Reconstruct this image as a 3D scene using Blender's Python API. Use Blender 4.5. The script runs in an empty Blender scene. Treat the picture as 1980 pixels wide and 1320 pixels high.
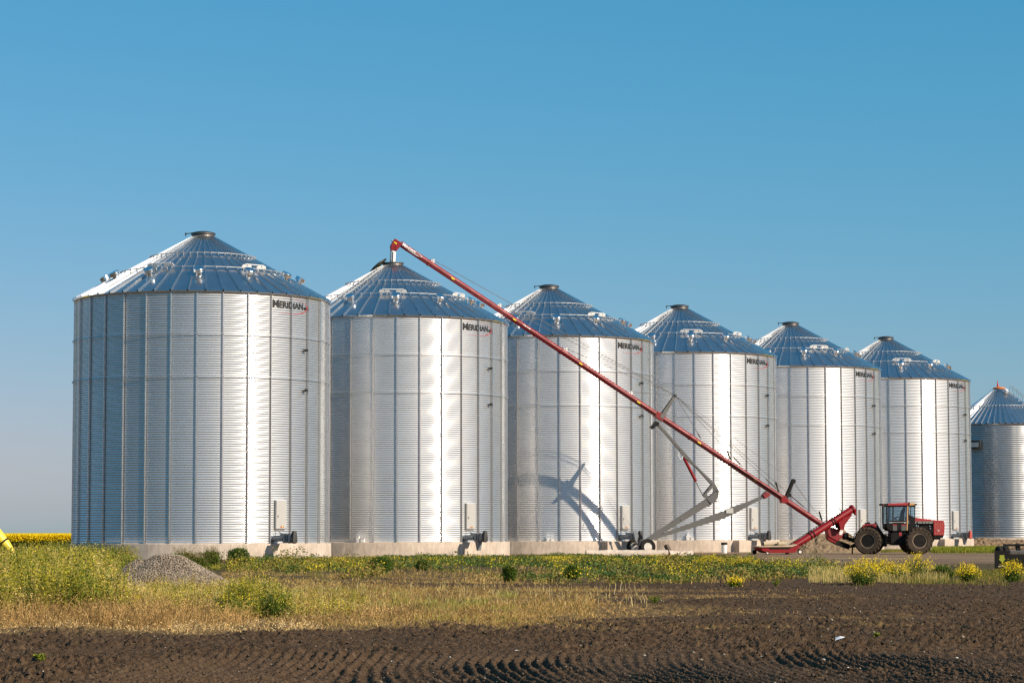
import bpy, bmesh, math, random
import numpy as np
from mathutils import Vector, Matrix
from math import radians as RAD, sin, cos, pi

random.seed(7); RNG = np.random.default_rng(11)
SC = bpy.context.scene
COL = SC.collection

# ------------------------------------------------------------------ camera
F_PX, PITCH, ROLL, CAM_Z = 4880.4, 0.0753716, -0.0012091, 1.484
FWD = Vector((0, cos(PITCH), sin(PITCH))); UP0 = Vector((0, -sin(PITCH), cos(PITCH))); RT0 = Vector((1, 0, 0))
RT = RT0*cos(ROLL) + UP0*sin(ROLL); UP = UP0*cos(ROLL) - RT0*sin(ROLL)
CAM = Vector((0, 0, CAM_Z))
cd = bpy.data.cameras.new('camera'); cam = bpy.data.objects.new('camera', cd); COL.objects.link(cam)
cd.sensor_width = 36; cd.lens = F_PX/1980*36; cd.clip_start = 0.5; cd.clip_end = 12000
cam.matrix_world = Matrix(((RT.x, UP.x, -FWD.x, CAM.x), (RT.y, UP.y, -FWD.y, CAM.y), (RT.z, UP.z, -FWD.z, CAM.z), (0, 0, 0, 1)))
SC.camera = cam

def ray(px, py):
    return FWD + RT*((px-990)/F_PX) + UP*((660-py)/F_PX)
def at(px, py, Y):
    d = ray(px, py); return CAM + d*(Y/d.y)
def on_ground(px, py, z=0.0):
    d = ray(px, py); return CAM + d*((z-CAM_Z)/d.z)

# ------------------------------------------------------------------ light
SUN_AZ, SUN_EL = RAD(124), RAD(32)
w = bpy.data.worlds.new('World'); SC.world = w; w.use_nodes = True
nt = w.node_tree
sky = nt.nodes.new('ShaderNodeTexSky'); sky.sky_type = 'NISHITA'; sky.sun_disc = False
sky.sun_elevation = SUN_EL; sky.sun_rotation = SUN_AZ
sky.air_density = 1.5; sky.dust_density = 2.0; sky.ozone_density = 1.0; sky.altitude = 2000
bg = nt.nodes['Background']; bg.inputs[1].default_value = 0.082
sp_ = nt.nodes.new('ShaderNodeSeparateColor'); cm_ = nt.nodes.new('ShaderNodeCombineColor')
nt.links.new(sky.outputs[0], sp_.inputs[0])
for ch, (pw, gain) in enumerate(((1.646, 0.6475), (0.644, 0.593), (0.616, 0.8456))):   # colour response of the clear prairie sky
    p_ = nt.nodes.new('ShaderNodeMath'); p_.operation = 'POWER'; p_.inputs[1].default_value = pw
    q_ = nt.nodes.new('ShaderNodeMath'); q_.operation = 'MULTIPLY'; q_.inputs[1].default_value = 0.10
    g_ = nt.nodes.new('ShaderNodeMath'); g_.operation = 'MULTIPLY'; g_.inputs[1].default_value = gain*10
    nt.links.new(sp_.outputs[ch], q_.inputs[0]); nt.links.new(q_.outputs[0], p_.inputs[0])
    nt.links.new(p_.outputs[0], g_.inputs[0]); nt.links.new(g_.outputs[0], cm_.inputs[ch])
sc_ = nt.nodes.new('ShaderNodeMath'); sc_.operation = 'MULTIPLY'; sc_.inputs[1].default_value = 0.10; nt.links.new(sp_.outputs[2], sc_.inputs[0])
fr_ = nt.nodes.new('ShaderNodeValToRGB'); e_ = fr_.color_ramp.elements      # keep the raw sky near the sun and near the zenith
e_[0].position = .20; e_[0].color = (.4, .4, .4, 1); e_[1].position = .36; e_[1].color = (0, 0, 0, 1)
for p_, v_ in ((.80, 0), (1.0, 1)):
    q_ = e_.new(p_); q_.color = (v_, v_, v_, 1)
nt.links.new(sc_.outputs[0], fr_.inputs[0])
mx_ = nt.nodes.new('ShaderNodeMix'); mx_.data_type = 'RGBA'
nt.links.new(fr_.outputs[0], mx_.inputs[0]); nt.links.new(cm_.outputs[0], mx_.inputs[6]); nt.links.new(sky.outputs[0], mx_.inputs[7])
nt.links.new(mx_.outputs[2], bg.inputs[0])
sl = bpy.data.lights.new('sun', 'SUN'); sun = bpy.data.objects.new('sun', sl); COL.objects.link(sun)
sl.energy = 5.0; sl.angle = RAD(0.5); sl.color = (1.0, 0.87, 0.70)
sdir = Vector((sin(SUN_AZ)*cos(SUN_EL), cos(SUN_AZ)*cos(SUN_EL), sin(SUN_EL)))
sun.rotation_euler = sdir.to_track_quat('Z', 'Y').to_euler(); sun.location = (60, -40, 50)
SC.view_settings.view_transform = 'Standard'; SC.view_settings.look = 'None'
SC.view_settings.exposure = 0.28; SC.view_settings.gamma = 1.0
SC.render.engine = 'CYCLES'
SC.cycles.max_bounces = 6; SC.cycles.glossy_bounces = 3; SC.cycles.diffuse_bounces = 3; SC.cycles.transparent_max_bounces = 8
SC.cycles.sample_clamp_indirect = 2.0; SC.cycles.blur_glossy = 1.0; SC.cycles.filter_width = 1.4

# ------------------------------------------------------------------ materials
def mat(name, color, rough=0.6, metal=0.0, spec=0.5, noise=None, bump=None, coat=0.0):
    """noise=(scale, amount, detail): brightness variation; bump=(scale, strength, distance)"""
    m = bpy.data.materials.new(name); m.use_nodes = True
    t = m.node_tree; b = t.nodes['Principled BSDF']
    b.inputs['Base Color'].default_value = (*color, 1); b.inputs['Roughness'].default_value = rough
    b.inputs['Metallic'].default_value = metal; b.inputs['Specular IOR Level'].default_value = spec
    b.inputs['Coat Weight'].default_value = coat; b.inputs['Coat Roughness'].default_value = 0.15
    if noise or bump:
        tc = t.nodes.new('ShaderNodeTexCoord')
    if noise:
        n = t.nodes.new('ShaderNodeTexNoise'); n.inputs['Scale'].default_value = noise[0]
        n.inputs['Detail'].default_value = noise[2] if len(noise) > 2 else 4
        t.links.new(tc.outputs['Object'], n.inputs['Vector'])
        r = t.nodes.new('ShaderNodeMapRange'); r.inputs[1].default_value = 0.3; r.inputs[2].default_value = 0.7
        r.inputs[3].default_value = 1-noise[1]; r.inputs[4].default_value = 1+noise[1]
        t.links.new(n.outputs[0], r.inputs[0])
        mx = t.nodes.new('ShaderNodeVectorMath'); mx.operation = 'SCALE'; mx.inputs[0].default_value = color
        t.links.new(r.outputs[0], mx.inputs['Scale']); t.links.new(mx.outputs[0], b.inputs['Base Color'])
        r2 = t.nodes.new('ShaderNodeMapRange'); r2.inputs[1].default_value = 0.3; r2.inputs[2].default_value = 0.7
        r2.inputs[3].default_value = min(1, rough*1.25); r2.inputs[4].default_value = rough*0.8
        t.links.new(n.outputs[0], r2.inputs[0]); t.links.new(r2.outputs[0], b.inputs['Roughness'])
    if bump:
        n = t.nodes.new('ShaderNodeTexNoise'); n.inputs['Scale'].default_value = bump[0]; n.inputs['Detail'].default_value = 5
        t.links.new(tc.outputs['Object'], n.inputs['Vector'])
        bp = t.nodes.new('ShaderNodeBump'); bp.inputs['Strength'].default_value = bump[1]; bp.inputs['Distance'].default_value = bump[2]
        t.links.new(n.outputs[0], bp.inputs['Height']); t.links.new(bp.outputs[0], b.inputs['Normal'])
    return m

def attr_mat(name, rough=0.7, transl=0.25, spec=0.25):
    m = bpy.data.materials.new(name); m.use_nodes = True
    t = m.node_tree; b = t.nodes['Principled BSDF']; out = t.nodes['Material Output']
    a = t.nodes.new('ShaderNodeAttribute'); a.attribute_name = 'tint'
    t.links.new(a.outputs['Color'], b.inputs['Base Color']); b.inputs['Roughness'].default_value = rough
    b.inputs['Specular IOR Level'].default_value = spec
    if transl > 0:
        tr = t.nodes.new('ShaderNodeBsdfTranslucent'); mx = t.nodes.new('ShaderNodeMixShader'); mx.inputs[0].default_value = transl
        t.links.new(a.outputs['Color'], tr.inputs['Color'])
        t.links.new(b.outputs[0], mx.inputs[1]); t.links.new(tr.outputs[0], mx.inputs[2]); t.links.new(mx.outputs[0], out.inputs['Surface'])
    return m

def glass_mat(name, tint, refl=0.12):
    m = bpy.data.materials.new(name); m.use_nodes = True
    t = m.node_tree; out = t.nodes['Material Output']; t.nodes.remove(t.nodes['Principled BSDF'])
    tr = t.nodes.new('ShaderNodeBsdfTransparent'); tr.inputs[0].default_value = (*tint, 1)
    gl = t.nodes.new('ShaderNodeBsdfGlossy'); gl.inputs['Roughness'].default_value = 0.02
    mx = t.nodes.new('ShaderNodeMixShader'); mx.inputs[0].default_value = refl
    t.links.new(tr.outputs[0], mx.inputs[1]); t.links.new(gl.outputs[0], mx.inputs[2]); t.links.new(mx.outputs[0], out.inputs[0])
    return m

def two_lobe(name, color, r1, r2, fac, noise):
    """zinc: a clear and a dull metallic lobe mixed"""
    m = mat(name, color, r1, 1.0, noise=noise); t = m.node_tree; b = t.nodes['Principled BSDF']; out = t.nodes['Material Output']
    c = t.nodes.new('ShaderNodeBsdfPrincipled'); c.inputs['Metallic'].default_value = 1.0; c.inputs['Roughness'].default_value = r2
    t.links.new(b.inputs['Base Color'].links[0].from_socket, c.inputs['Base Color'])
    x = t.nodes.new('ShaderNodeMixShader'); x.inputs[0].default_value = fac
    t.links.new(b.outputs[0], x.inputs[1]); t.links.new(c.outputs[0], x.inputs[2]); t.links.new(x.outputs[0], out.inputs['Surface'])
    return m
M = {}
M['wall'] = two_lobe('galvanised_wall', (0.77, 0.765, 0.755), 0.19, 0.62, 0.42, (0.9, 0.05))
M['stiff'] = two_lobe('galvanised_post', (0.58, 0.57, 0.56), 0.22, 0.55, 0.35, (3, 0.08))
M['roof'] = two_lobe('galvanised_roof', (0.66, 0.66, 0.66), 0.15, 0.42, 0.28, (1.2, 0.06))
M['vent'] = mat('galvanised_vent', (0.86, 0.86, 0.86), 0.22, 1.0)
M['hoop'] = mat('galvanised_hoop', (0.52, 0.51, 0.50), 0.5, 0.8)
M['dkmetal'] = mat('dark_painted_steel', (0.018, 0.019, 0.02), 0.5, 0.0, noise=(8, 0.2))
M['lidmetal'] = mat('weathered_lid_steel', (0.16, 0.15, 0.14), 0.45, 0.7)
M['door'] = mat('painted_door', (0.44, 0.425, 0.40), 0.45, 0.0, noise=(5, 0.04))
M['greymotor'] = mat('grey_machine_paint', (0.20, 0.215, 0.23), 0.5, 0.2, noise=(6, 0.15))
M['guard'] = mat('dark_belt_guard', (0.04, 0.037, 0.033), 0.55)
M['redguard'] = mat('faded_red_guard', (0.42, 0.07, 0.05), 0.5)
M['black'] = mat('black_lettering', (0.008, 0.008, 0.008), 0.6)
M['logored'] = mat('red_swoosh', (0.45, 0.012, 0.015), 0.5)
M['white'] = mat('white_paint', (0.75, 0.73, 0.70), 0.5, noise=(7, 0.05))
M['redpaint'] = mat('red_enamel', (0.215, 0.004, 0.008), 0.42, 0.0, 0.35, noise=(2.5, 0.12))
M['redworn'] = mat('worn_red_enamel', (0.20, 0.008, 0.010), 0.5, noise=(3, 0.25))
M['armgrey'] = mat('grey_arm_paint', (0.095, 0.092, 0.086), 0.5, 0.0, noise=(2, 0.10))
M['chrome'] = mat('cylinder_rod', (0.85, 0.83, 0.8), 0.2, 1.0)
M['yellow'] = mat('yellow_reflector', (0.80, 0.62, 0.02), 0.4)
M['cable'] = mat('steel_cable', (0.10, 0.10, 0.10), 0.5, 0.5)
M['rubber'] = mat('dusty_rubber', (0.055, 0.040, 0.028), 0.9, 0.0, 0.2, noise=(4, 0.3), bump=(30, 0.3, 0.01))
M['rubberdk'] = mat('black_rubber', (0.016, 0.014, 0.013), 0.8, 0.0, 0.25, noise=(5, 0.25))
M['rimdark'] = mat('dirty_dark_rim', (0.010, 0.009, 0.008), 0.7, 0.0, 0.2, noise=(5, 0.4))
M['rimlip'] = mat('dusty_rim_lip', (0.26, 0.185, 0.12), 0.6, noise=(6, 0.3))
M['rimwhite'] = mat('white_wheel_rim', (0.62, 0.57, 0.50), 0.5, noise=(6, 0.15))
M['tractorred'] = mat('faded_tractor_red', (0.34, 0.032, 0.035), 0.42, noise=(2.5, 0.14), coat=0.15)
M['tractordark'] = mat('machine_black', (0.009, 0.008, 0.007), 0.65, 0.0, 0.2, noise=(5, 0.3))
M['tan'] = mat('faded_orange_panel', (0.55, 0.30, 0.12), 0.5)
M['glass'] = glass_mat('cab_glass', (0.76, 0.84, 0.88), 0.05)
M['stripe'] = mat('pale_stripe', (0.55, 0.52, 0.47), 0.5)
M['canvas'] = mat('tan_canvas', (0.45, 0.36, 0.25), 0.9, noise=(8, 0.15))
M['arrow'] = mat('olive_yellow_arrow', (0.30, 0.32, 0.02), 0.5)
M['yellowpaint'] = mat('bright_yellow_paint', (0.88, 0.66, 0.05), 0.4)
M['orange'] = mat('orange_cap_paint', (0.70, 0.22, 0.05), 0.5)
M['paper'] = mat('white_paper', (0.75, 0.76, 0.78), 0.8)
M['stone'] = mat('pale_stone', (0.5, 0.47, 0.42), 0.8, noise=(20, 0.2))
M['leaf'] = attr_mat('leaf_tint', .7, .15, .2)
M['gravel'] = attr_mat('gravel_tint', 0.85, 0.0)
M['lettering'] = mat('white_lettering', (0.82, 0.80, 0.78), 0.5)

def concrete_mat():
    m = mat('concrete', (0.56, 0.46, 0.37), 0.85, noise=(1.1, 0.16, 8), bump=(18, 0.25, 0.01))
    t = m.node_tree; b = t.nodes['Principled BSDF']
    src = b.inputs['Base Color'].links[0].from_socket
    tc = [n for n in t.nodes if n.type == 'TEX_COORD'][0]
    n = t.nodes.new('ShaderNodeTexNoise'); n.inputs['Scale'].default_value = 6; n.inputs['Detail'].default_value = 8
    mp = t.nodes.new('ShaderNodeMapping'); mp.inputs['Scale'].default_value = (1, 1, 0.25)
    t.links.new(tc.outputs['Object'], mp.inputs[0]); t.links.new(mp.outputs[0], n.inputs['Vector'])
    r = t.nodes.new('ShaderNodeMapRange'); r.inputs[1].default_value = 0.35; r.inputs[2].default_value = 0.65
    r.inputs[3].default_value = 0.82; r.inputs[4].default_value = 1.06
    t.links.new(n.outputs[0], r.inputs[0])
    s = t.nodes.new('ShaderNodeVectorMath'); s.operation = 'SCALE'
    t.links.new(src, s.inputs[0]); t.links.new(r.outputs[0], s.inputs['Scale']); t.links.new(s.outputs[0], b.inputs['Base Color'])
    return m
M['concrete'] = concrete_mat()

# ------------------------------------------------------------------ mesh helpers
def frame_of(d, hint=(0, 0, 1)):
    d = Vector(d).normalized(); h = Vector(hint)
    if abs(d.dot(h)) > 0.98: h = Vector((1, 0, 0))
    x = h.cross(d).normalized(); y = d.cross(x)
    return x, y, d

class MB:
    def __init__(s): s.v = []; s.f = []; s.m = []
    def add(s, vs, fs, mi=0):
        o = len(s.v); s.v += [tuple(p) for p in vs]
        for f in fs: s.f.append(tuple(i+o for i in f)); s.m.append(mi)
        return s
    def box(s, c, size, rot=None, mi=0):
        c = Vector(c); vs = []
        for i in range(8):
            p = Vector(((i & 1)-.5, ((i >> 1) & 1)-.5, ((i >> 2) & 1)-.5)); p = Vector((p.x*size[0], p.y*size[1], p.z*size[2]))
            if rot: p = rot @ p
            vs.append(c+p)
        return s.add(vs, [(0, 2, 3, 1), (4, 5, 7, 6), (0, 1, 5, 4), (2, 6, 7, 3), (0, 4, 6, 2), (1, 3, 7, 5)], mi)
    def bar(s, a, b, wd, ht, hint=(0, 0, 1), mi=0, w2=None, h2=None):
        a = Vector(a); b = Vector(b); x, y, d = frame_of(b-a, hint)
        vs = []
        for p, ww, hh in ((a, wd, ht), (b, w2 or wd, h2 or ht)):
            for sx, sy in ((-1, -1), (1, -1), (1, 1), (-1, 1)): vs.append(p + x*(sx*ww/2) + y*(sy*hh/2))
        return s.add(vs, [(3, 2, 1, 0), (4, 5, 6, 7), (0, 1, 5, 4), (1, 2, 6, 5), (2, 3, 7, 6), (3, 0, 4, 7)], mi)
    def tube(s, a, b, r0, r1=None, n=16, mi=0, caps=True):
        r1 = r0 if r1 is None else r1; a = Vector(a); b = Vector(b); x, y, d = frame_of(b-a)
        vs = []
        for p, r in ((a, r0), (b, r1)):
            for k in range(n): t = 2*pi*k/n; vs.append(p + x*(r*cos(t)) + y*(r*sin(t)))
        fs = [(k, (k+1) % n, n+(k+1) % n, n+k) for k in range(n)]
        if caps: fs += [tuple(range(n-1, -1, -1)), tuple(range(n, 2*n))]
        return s.add(vs, fs, mi)
    def path(s, pts, r, n=8, mi=0):
        for a, b in zip(pts[:-1], pts[1:]): s.tube(a, b, r, r, n, mi)
        return s
    def lathe(s, prof, c, d, n=32, mi=0, closed=False):
        """prof: list of (radius, height along d)"""
        c = Vector(c); x, y, d = frame_of(d); vs = []
        for r, h in prof:
            for k in range(n): t = 2*pi*k/n; vs.append(c + d*h + x*(r*cos(t)) + y*(r*sin(t)))
        fs = []; m = len(prof)
        for i in range(m if closed else m-1):
            j = (i+1) % m
            for k in range(n): fs.append((i*n+k, i*n+(k+1) % n, j*n+(k+1) % n, j*n+k))
        if not closed:
            if prof[0][0] > 1e-4: fs.append(tuple(range(n-1, -1, -1)))
            if prof[-1][0] > 1e-4: fs.append(tuple(range((m-1)*n, m*n)))
        return s.add(vs, fs, mi)
    def prism(s, outline, off, mi=0):
        """outline: 3-D points of a flat polygon; extruded symmetrically by the vector off"""
        off = Vector(off); P = [Vector(p) for p in outline]; n = len(P)
        vs = [p-off/2 for p in P] + [p+off/2 for p in P]
        fs = [tuple(range(n)), tuple(range(2*n-1, n-1, -1))] + [(k, n+k, n+(k+1) % n, (k+1) % n) for k in range(n)]
        return s.add(vs, fs, mi)
    def mesh(s, name, mats, smooth=35, bevel=0):
        me = bpy.data.meshes.new(name); me.from_pydata(s.v, [], s.f)
        for m in (mats if isinstance(mats, (list, tuple)) else [mats]): me.materials.append(m)
        me.polygons.foreach_set('material_index', s.m)
        bm = bmesh.new(); bm.from_mesh(me)
        bmesh.ops.recalc_face_normals(bm, faces=bm.faces)
        if bevel:
            ed = [e for e in bm.edges if len(e.link_faces) == 2 and e.calc_face_angle(0) > 0.6]
            bmesh.ops.bevel(bm, geom=ed, offset=bevel, segments=2, affect='EDGES', profile=0.6)
        bm.to_mesh(me); bm.free()
        if smooth:
            me.polygons.foreach_set('use_smooth', [True]*len(me.polygons)); me.set_sharp_from_angle(angle=RAD(smooth))
        me.update(); return me
    def build(s, name, mats, parent=None, smooth=35, bevel=0):
        return link(name, s.mesh(name, mats, smooth, bevel), parent)

def link(name, data, parent=None, loc=None, rotz=0):
    o = bpy.data.objects.new(name, data); COL.objects.link(o)
    if parent: o.parent = parent
    if loc is not None: o.location = loc
    if rotz: o.rotation_euler.z = rotz
    return o
def tag(o, label=None, cat=None, group=None, kind=None):
    for k, v in (('label', label), ('category', cat), ('group', group), ('kind', kind)):
        if v: o[k] = v
    return o
def thing(name, label, cat, loc=(0, 0, 0), rotz=0, group=None):
    return tag(link(name, None, None, loc, rotz), label, cat, group)

def np_mesh(name, V, Fq, mats, smooth=False, tint=None, mi=None):
    """V (n,3), Fq (m,4) or (m,3)"""
    me = bpy.data.meshes.new(name); V = np.asarray(V, np.float32); Fq = np.asarray(Fq, np.int32); k = Fq.shape[1]
    me.vertices.add(len(V)); me.vertices.foreach_set('co', V.ravel())
    me.loops.add(Fq.size); me.loops.foreach_set('vertex_index', Fq.ravel())
    me.polygons.add(len(Fq)); me.polygons.foreach_set('loop_start', np.arange(0, Fq.size, k, dtype=np.int32))
    me.update(calc_edges=True)
    for m in (mats if isinstance(mats, (list, tuple)) else [mats]): me.materials.append(m)
    if mi is not None: me.polygons.foreach_set('material_index', np.asarray(mi, np.int32))
    if smooth: me.polygons.foreach_set('use_smooth', np.ones(len(Fq), bool))
    if tint is not None:
        a = me.attributes.new('tint', 'FLOAT_COLOR', 'POINT')
        c = np.ones((len(V), 4), np.float32); c[:, :3] = tint; a.data.foreach_set('color', c.ravel())
    me.validate(); return me

def text_bm(body, size, sub=6, bold=0.0):
    """flat lettering in the xy plane, first letter bigger, cut into strips so it can be bent"""
    bm = bmesh.new(); x = 0.0
    runs = [(body[0], 1.28), (body[1:], 1.0)] if len(body) > 6 else [(body, 1.0)]
    for txt, sc in runs:
        cu = bpy.data.curves.new('lettering', 'FONT'); cu.body = txt; cu.size = size*sc*1.38; cu.offset = bold; cu.resolution_u = 4
        cu.space_character = 0.97
        ob = bpy.data.objects.new('lettering', cu); me = ob.to_mesh()
        b2 = bmesh.new(); b2.from_mesh(me); ob.to_mesh_clear()
        xs = [v.co.x for v in b2.verts]; ys = [v.co.y for v in b2.verts]
        for v in b2.verts: v.co.x += x - min(xs); v.co.z = 0
        x += max(xs)-min(xs) + size*0.10
        tmp = bpy.data.meshes.new('tmp'); b2.to_mesh(tmp); b2.free(); bm.from_mesh(tmp); bpy.data.meshes.remove(tmp)
        bpy.data.objects.remove(ob); bpy.data.curves.remove(cu)
    bmesh.ops.triangulate(bm, faces=bm.faces)
    for k in range(1, sub):
        bmesh.ops.bisect_plane(bm, geom=bm.verts[:]+bm.edges[:]+bm.faces[:], plane_co=(0, size*1.3*k/sub, 0), plane_no=(0, 1, 0))
    return bm, x

# numpy noise
def _hash(ix, iy, seed):
    h = (ix.astype(np.int64)*374761393 + iy.astype(np.int64)*668265263 + seed*1442695041) & 0xffffffff
    h = ((h ^ (h >> 13))*1274126177) & 0xffffffff
    h = ((h ^ (h >> 16))*2246822519) & 0xffffffff
    return ((h ^ (h >> 15)) & 0xffffff)/float(0xffffff)
def vnoise(x, y, seed=0):
    ix = np.floor(x); iy = np.floor(y); fx = x-ix; fy = y-iy
    fx = fx*fx*(3-2*fx); fy = fy*fy*(3-2*fy)
    a = _hash(ix, iy, seed); b = _hash(ix+1, iy, seed); c = _hash(ix, iy+1, seed); d = _hash(ix+1, iy+1, seed)
    return a+(b-a)*fx+(c-a)*fy+(a-b-c+d)*fx*fy
def fbm(x, y, seed=0, oct=4):
    s = 0; a = 0.5; t = 0
    for i in range(oct): s = s+a*vnoise(x*2**i, y*2**i, seed+i*17); t += a; a *= .5
    return s/t
def clods(x, y, cell, seed):
    """rounded lumps of random size: height field in [0,1]*cell"""
    u = x/cell; v = y/cell; ix = np.floor(u); iy = np.floor(v); H = np.zeros_like(u)
    for dx in (-1, 0, 1):
        for dy in (-1, 0, 1):
            cx = ix+dx; cy = iy+dy
            px = cx+_hash(cx, cy, seed); py = cy+_hash(cx, cy, seed+5); r = 0.25+0.55*_hash(cx, cy, seed+9)**1.5
            d2 = ((u-px)**2+(v-py)**2)/(r*r)
            H = np.maximum(H, r*np.sqrt(np.clip(1-d2, 0, 1)))
    return H*cell
def sstep(a, b, x):
    t = np.clip((x-a)/(b-a), 0, 1); return t*t*(3-2*t)

# ------------------------------------------------------------------ ground
def zones(x, y):
    """masks over the ground plane: straw litter, gravel road, green under-growth, tan dust"""
    n1 = fbm(x*0.35, y*0.22, 3); n2 = fbm(x*1.7, y*0.5, 21); n3 = fbm(x*5, y*1.2, 33)
    wob = (n1-.5)*2
    # dry stubble strip: left part broad, thinning to streaks towards the right
    edge_near = 37.5 + 3.0*wob + np.clip(x+2.5, 0, 9)*0.9
    left = sstep(edge_near-.8, edge_near+.8, y)*(1-sstep(84, 100, y))*(1-sstep(.5+3*wob, 4.0+3*wob, x))*(1-.8*sstep(56, 66, y)*sstep(.42, .56, fbm(x*.22, y*.5, 83)))
    streak = sstep(.54, .64, fbm(x*0.16+2, y*0.55, 57))*sstep(34, 40, y)*(1-sstep(58, 66, y))*(1-sstep(5, 9, x))
    straw = np.clip(left*(.45+1.0*n2) + streak*.9, 0, 1)*sstep(.36, .56, n3+.22*left)
    road = sstep(112, 124, y+6*wob)*sstep(9+4*wob, 16+4*wob, x)*(1-sstep(196, 206, y-.3*x+4*wob))
    green = sstep(80, 90, y+8*wob)*(1-sstep(118, 150, y+6*wob+np.clip(x, 0, 30)*-1.0))*(1-road)
    green = np.maximum(green, sstep(44, 52, y+5*wob)*(1-sstep(-4.8, -3.4, x+.5*wob))*.8)
    dust = sstep(146, 152, y)*(1-sstep(185, 196, y))*sstep(11, 17, x)*(.5+.5*n2)
    return straw, np.clip(road, 0, 1), np.clip(green, 0, 1), np.clip(dust, 0, 1)

def relief(x, y):
    fade = 1/(1+np.maximum(y-28, 0)/85)**1.2*(1-.8*sstep(95, 120, y))
    h = 0.10*(fbm(x*.55, y*.4, 1)-.5) + 0.07*(fbm(x*1.9, y*1.5, 2)-.5)
    rough = .45+1.0*sstep(.3, .7, fbm(x*.6, y*.3, 9))
    h = h + rough*(.30*clods(x, y, .15, 4) + .58*clods(x+3.3, y, .085, 14) + 1.05*clods(x+.7, y+9.1, .045, 24) + .016*(fbm(x*34, y*20, 61, 3)-.5))
    # crawler lug prints across the bottom of the view: long crescents side by side
    band = sstep(23.2, 24.0, y)*(1-sstep(29.2, 31.2, y+1.2*(fbm(x*.7, y*.4, 43)-.5)))*sstep(-4.6, -3.6, x)
    u = y-28.6
    ph = x - .020*u*u*sstep(-3.0, -.5, x) + .012*u*u*(1-sstep(-3.0, -.5, x)) + .06*(fbm(x*1.5, y*.5, 47)-.5)
    lug = (.5+.5*np.sin(2*pi*ph/.128))**1.3
    h = h*(1-.6*band) + band*(.050*lug*(.40+.9*sstep(.25, .7, fbm(x*1.1, y*.35, 44))) - .028)
    rut = np.exp(-((y-58.5-.25*x)/.55)**2)*sstep(1, 3, x)*(1-sstep(8.5, 10.5, x))
    h = h - .09*rut
    return h*fade*(y > -60)

def build_ground():
    u = np.concatenate([np.linspace(-.27, .27, 820)])
    uo = .27*np.geomspace(1, 240, 46)[1:]
    u = np.concatenate([-uo[::-1], u, uo])
    y1 = np.geomspace(20.5, 80, 760); y2 = np.geomspace(80, 260, 200)[1:]; y3 = np.geomspace(260, 9000, 40)[1:]
    yb = -np.geomspace(1, 2000, 30)[::-1]; yb2 = np.linspace(1, 20, 24)
    Y = np.concatenate([yb, yb2, y1, y2, y3])
    yy, uu = np.meshgrid(Y, u, indexing='ij')
    xx = uu*np.maximum(yy, 18)
    zz = relief(xx, yy)
    far = np.abs(uu) > .3
    zz = np.where(far, zz*.3, zz); zz = np.where(yy < 19, zz*.5, zz)
    zz = np.where(yy > 200, zz*0-.01, zz)
    n, m = xx.shape
    V = np.stack([xx, yy, zz], -1).reshape(-1, 3)
    I = np.arange(n*m).reshape(n, m)
    Fq = np.stack([I[:-1, :-1], I[:-1, 1:], I[1:, 1:], I[1:, :-1]], -1).reshape(-1, 4)
    s, r, g, d = zones(xx, yy)
    zone = np.stack([s*.62, r, g], -1).reshape(-1, 3)
    m_ = bpy.data.materials.new('field_soil'); m_.use_nodes = True
    t = m_.node_tree; b = t.nodes['Principled BSDF']; L = t.links
    a = t.nodes.new('ShaderNodeAttribute'); a.attribute_name = 'tint'
    sep = t.nodes.new('ShaderNodeSeparateColor'); L.new(a.outputs['Color'], sep.inputs[0])
    tc = t.nodes.new('ShaderNodeTexCoord')
    def noise(scale, det, stretch=(1, 1, 1)):
        mp = t.nodes.new('ShaderNodeMapping'); mp.inputs['Scale'].default_value = stretch
        n_ = t.nodes.new('ShaderNodeTexNoise'); n_.inputs['Scale'].default_value = scale; n_.inputs['Detail'].default_value = det
        L.new(tc.outputs['Object'], mp.inputs[0]); L.new(mp.outputs[0], n_.inputs['Vector']); return n_.outputs[0]
    def ramp(src, *stops):
        r_ = t.nodes.new('ShaderNodeValToRGB'); e = r_.color_ramp.elements
        while len(e) < len(stops): e.new(.5)
        for k, (p, c) in enumerate(stops): e[k].position = p; e[k].color = (*c, 1)
        L.new(src, r_.inputs[0]); return r_.outputs[0]
    def mix(f, a_, b_):
        x_ = t.nodes.new('ShaderNodeMix'); x_.data_type = 'RGBA'
        L.new(f, x_.inputs[0]); L.new(a_, x_.inputs[6]); L.new(b_, x_.inputs[7]); return x_.outputs[2]
    soil = ramp(noise(9, 6), (.25, (.040, .022, .011)), (.5, (.084, .051, .028)), (.72, (.128, .082, .048)))
    spk = ramp(noise(42, 2), (.66, (0, 0, 0)), (.74, (1, 1, 1)))
    specks = ramp(noise(3, 3), (.3, (.09, .065, .045)), (.7, (.16, .115, .075)))
    soil = mix(spk, soil, specks)
    straw = ramp(noise(28, 4, (1, .35, 1)), (.3, (.10, .062, .026)), (.5, (.24, .155, .062)), (.7, (.40, .27, .12)))
    road = ramp(noise(.5, 9, (.25, 1, 1)), (.3, (.135, .086, .052)), (.5, (.215, .142, .088)), (.68, (.36, .26, .175)))
    under = ramp(noise(2.4, 6), (.3, (.05, .038, .02)), (.5, (.085, .065, .03)), (.7, (.17, .115, .05)))
    c = mix(sep.outputs[2], soil, under); c = mix(sep.outputs[1], c, road); c = mix(sep.outputs[0], c, straw)
    L.new(c, b.inputs['Base Color']); b.inputs['Roughness'].default_value = .95; b.inputs['Specular IOR Level'].default_value = .12
    bp = t.nodes.new('ShaderNodeBump'); bp.inputs['Strength'].default_value = .9; bp.inputs['Distance'].default_value = .03
    L.new(noise(38, 7), bp.inputs['Height']); L.new(bp.outputs[0], b.inputs['Normal'])
    o = link('ground', np_mesh('ground', V, Fq, m_, True, zone)); o['kind'] = 'structure'
build_ground()

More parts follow.
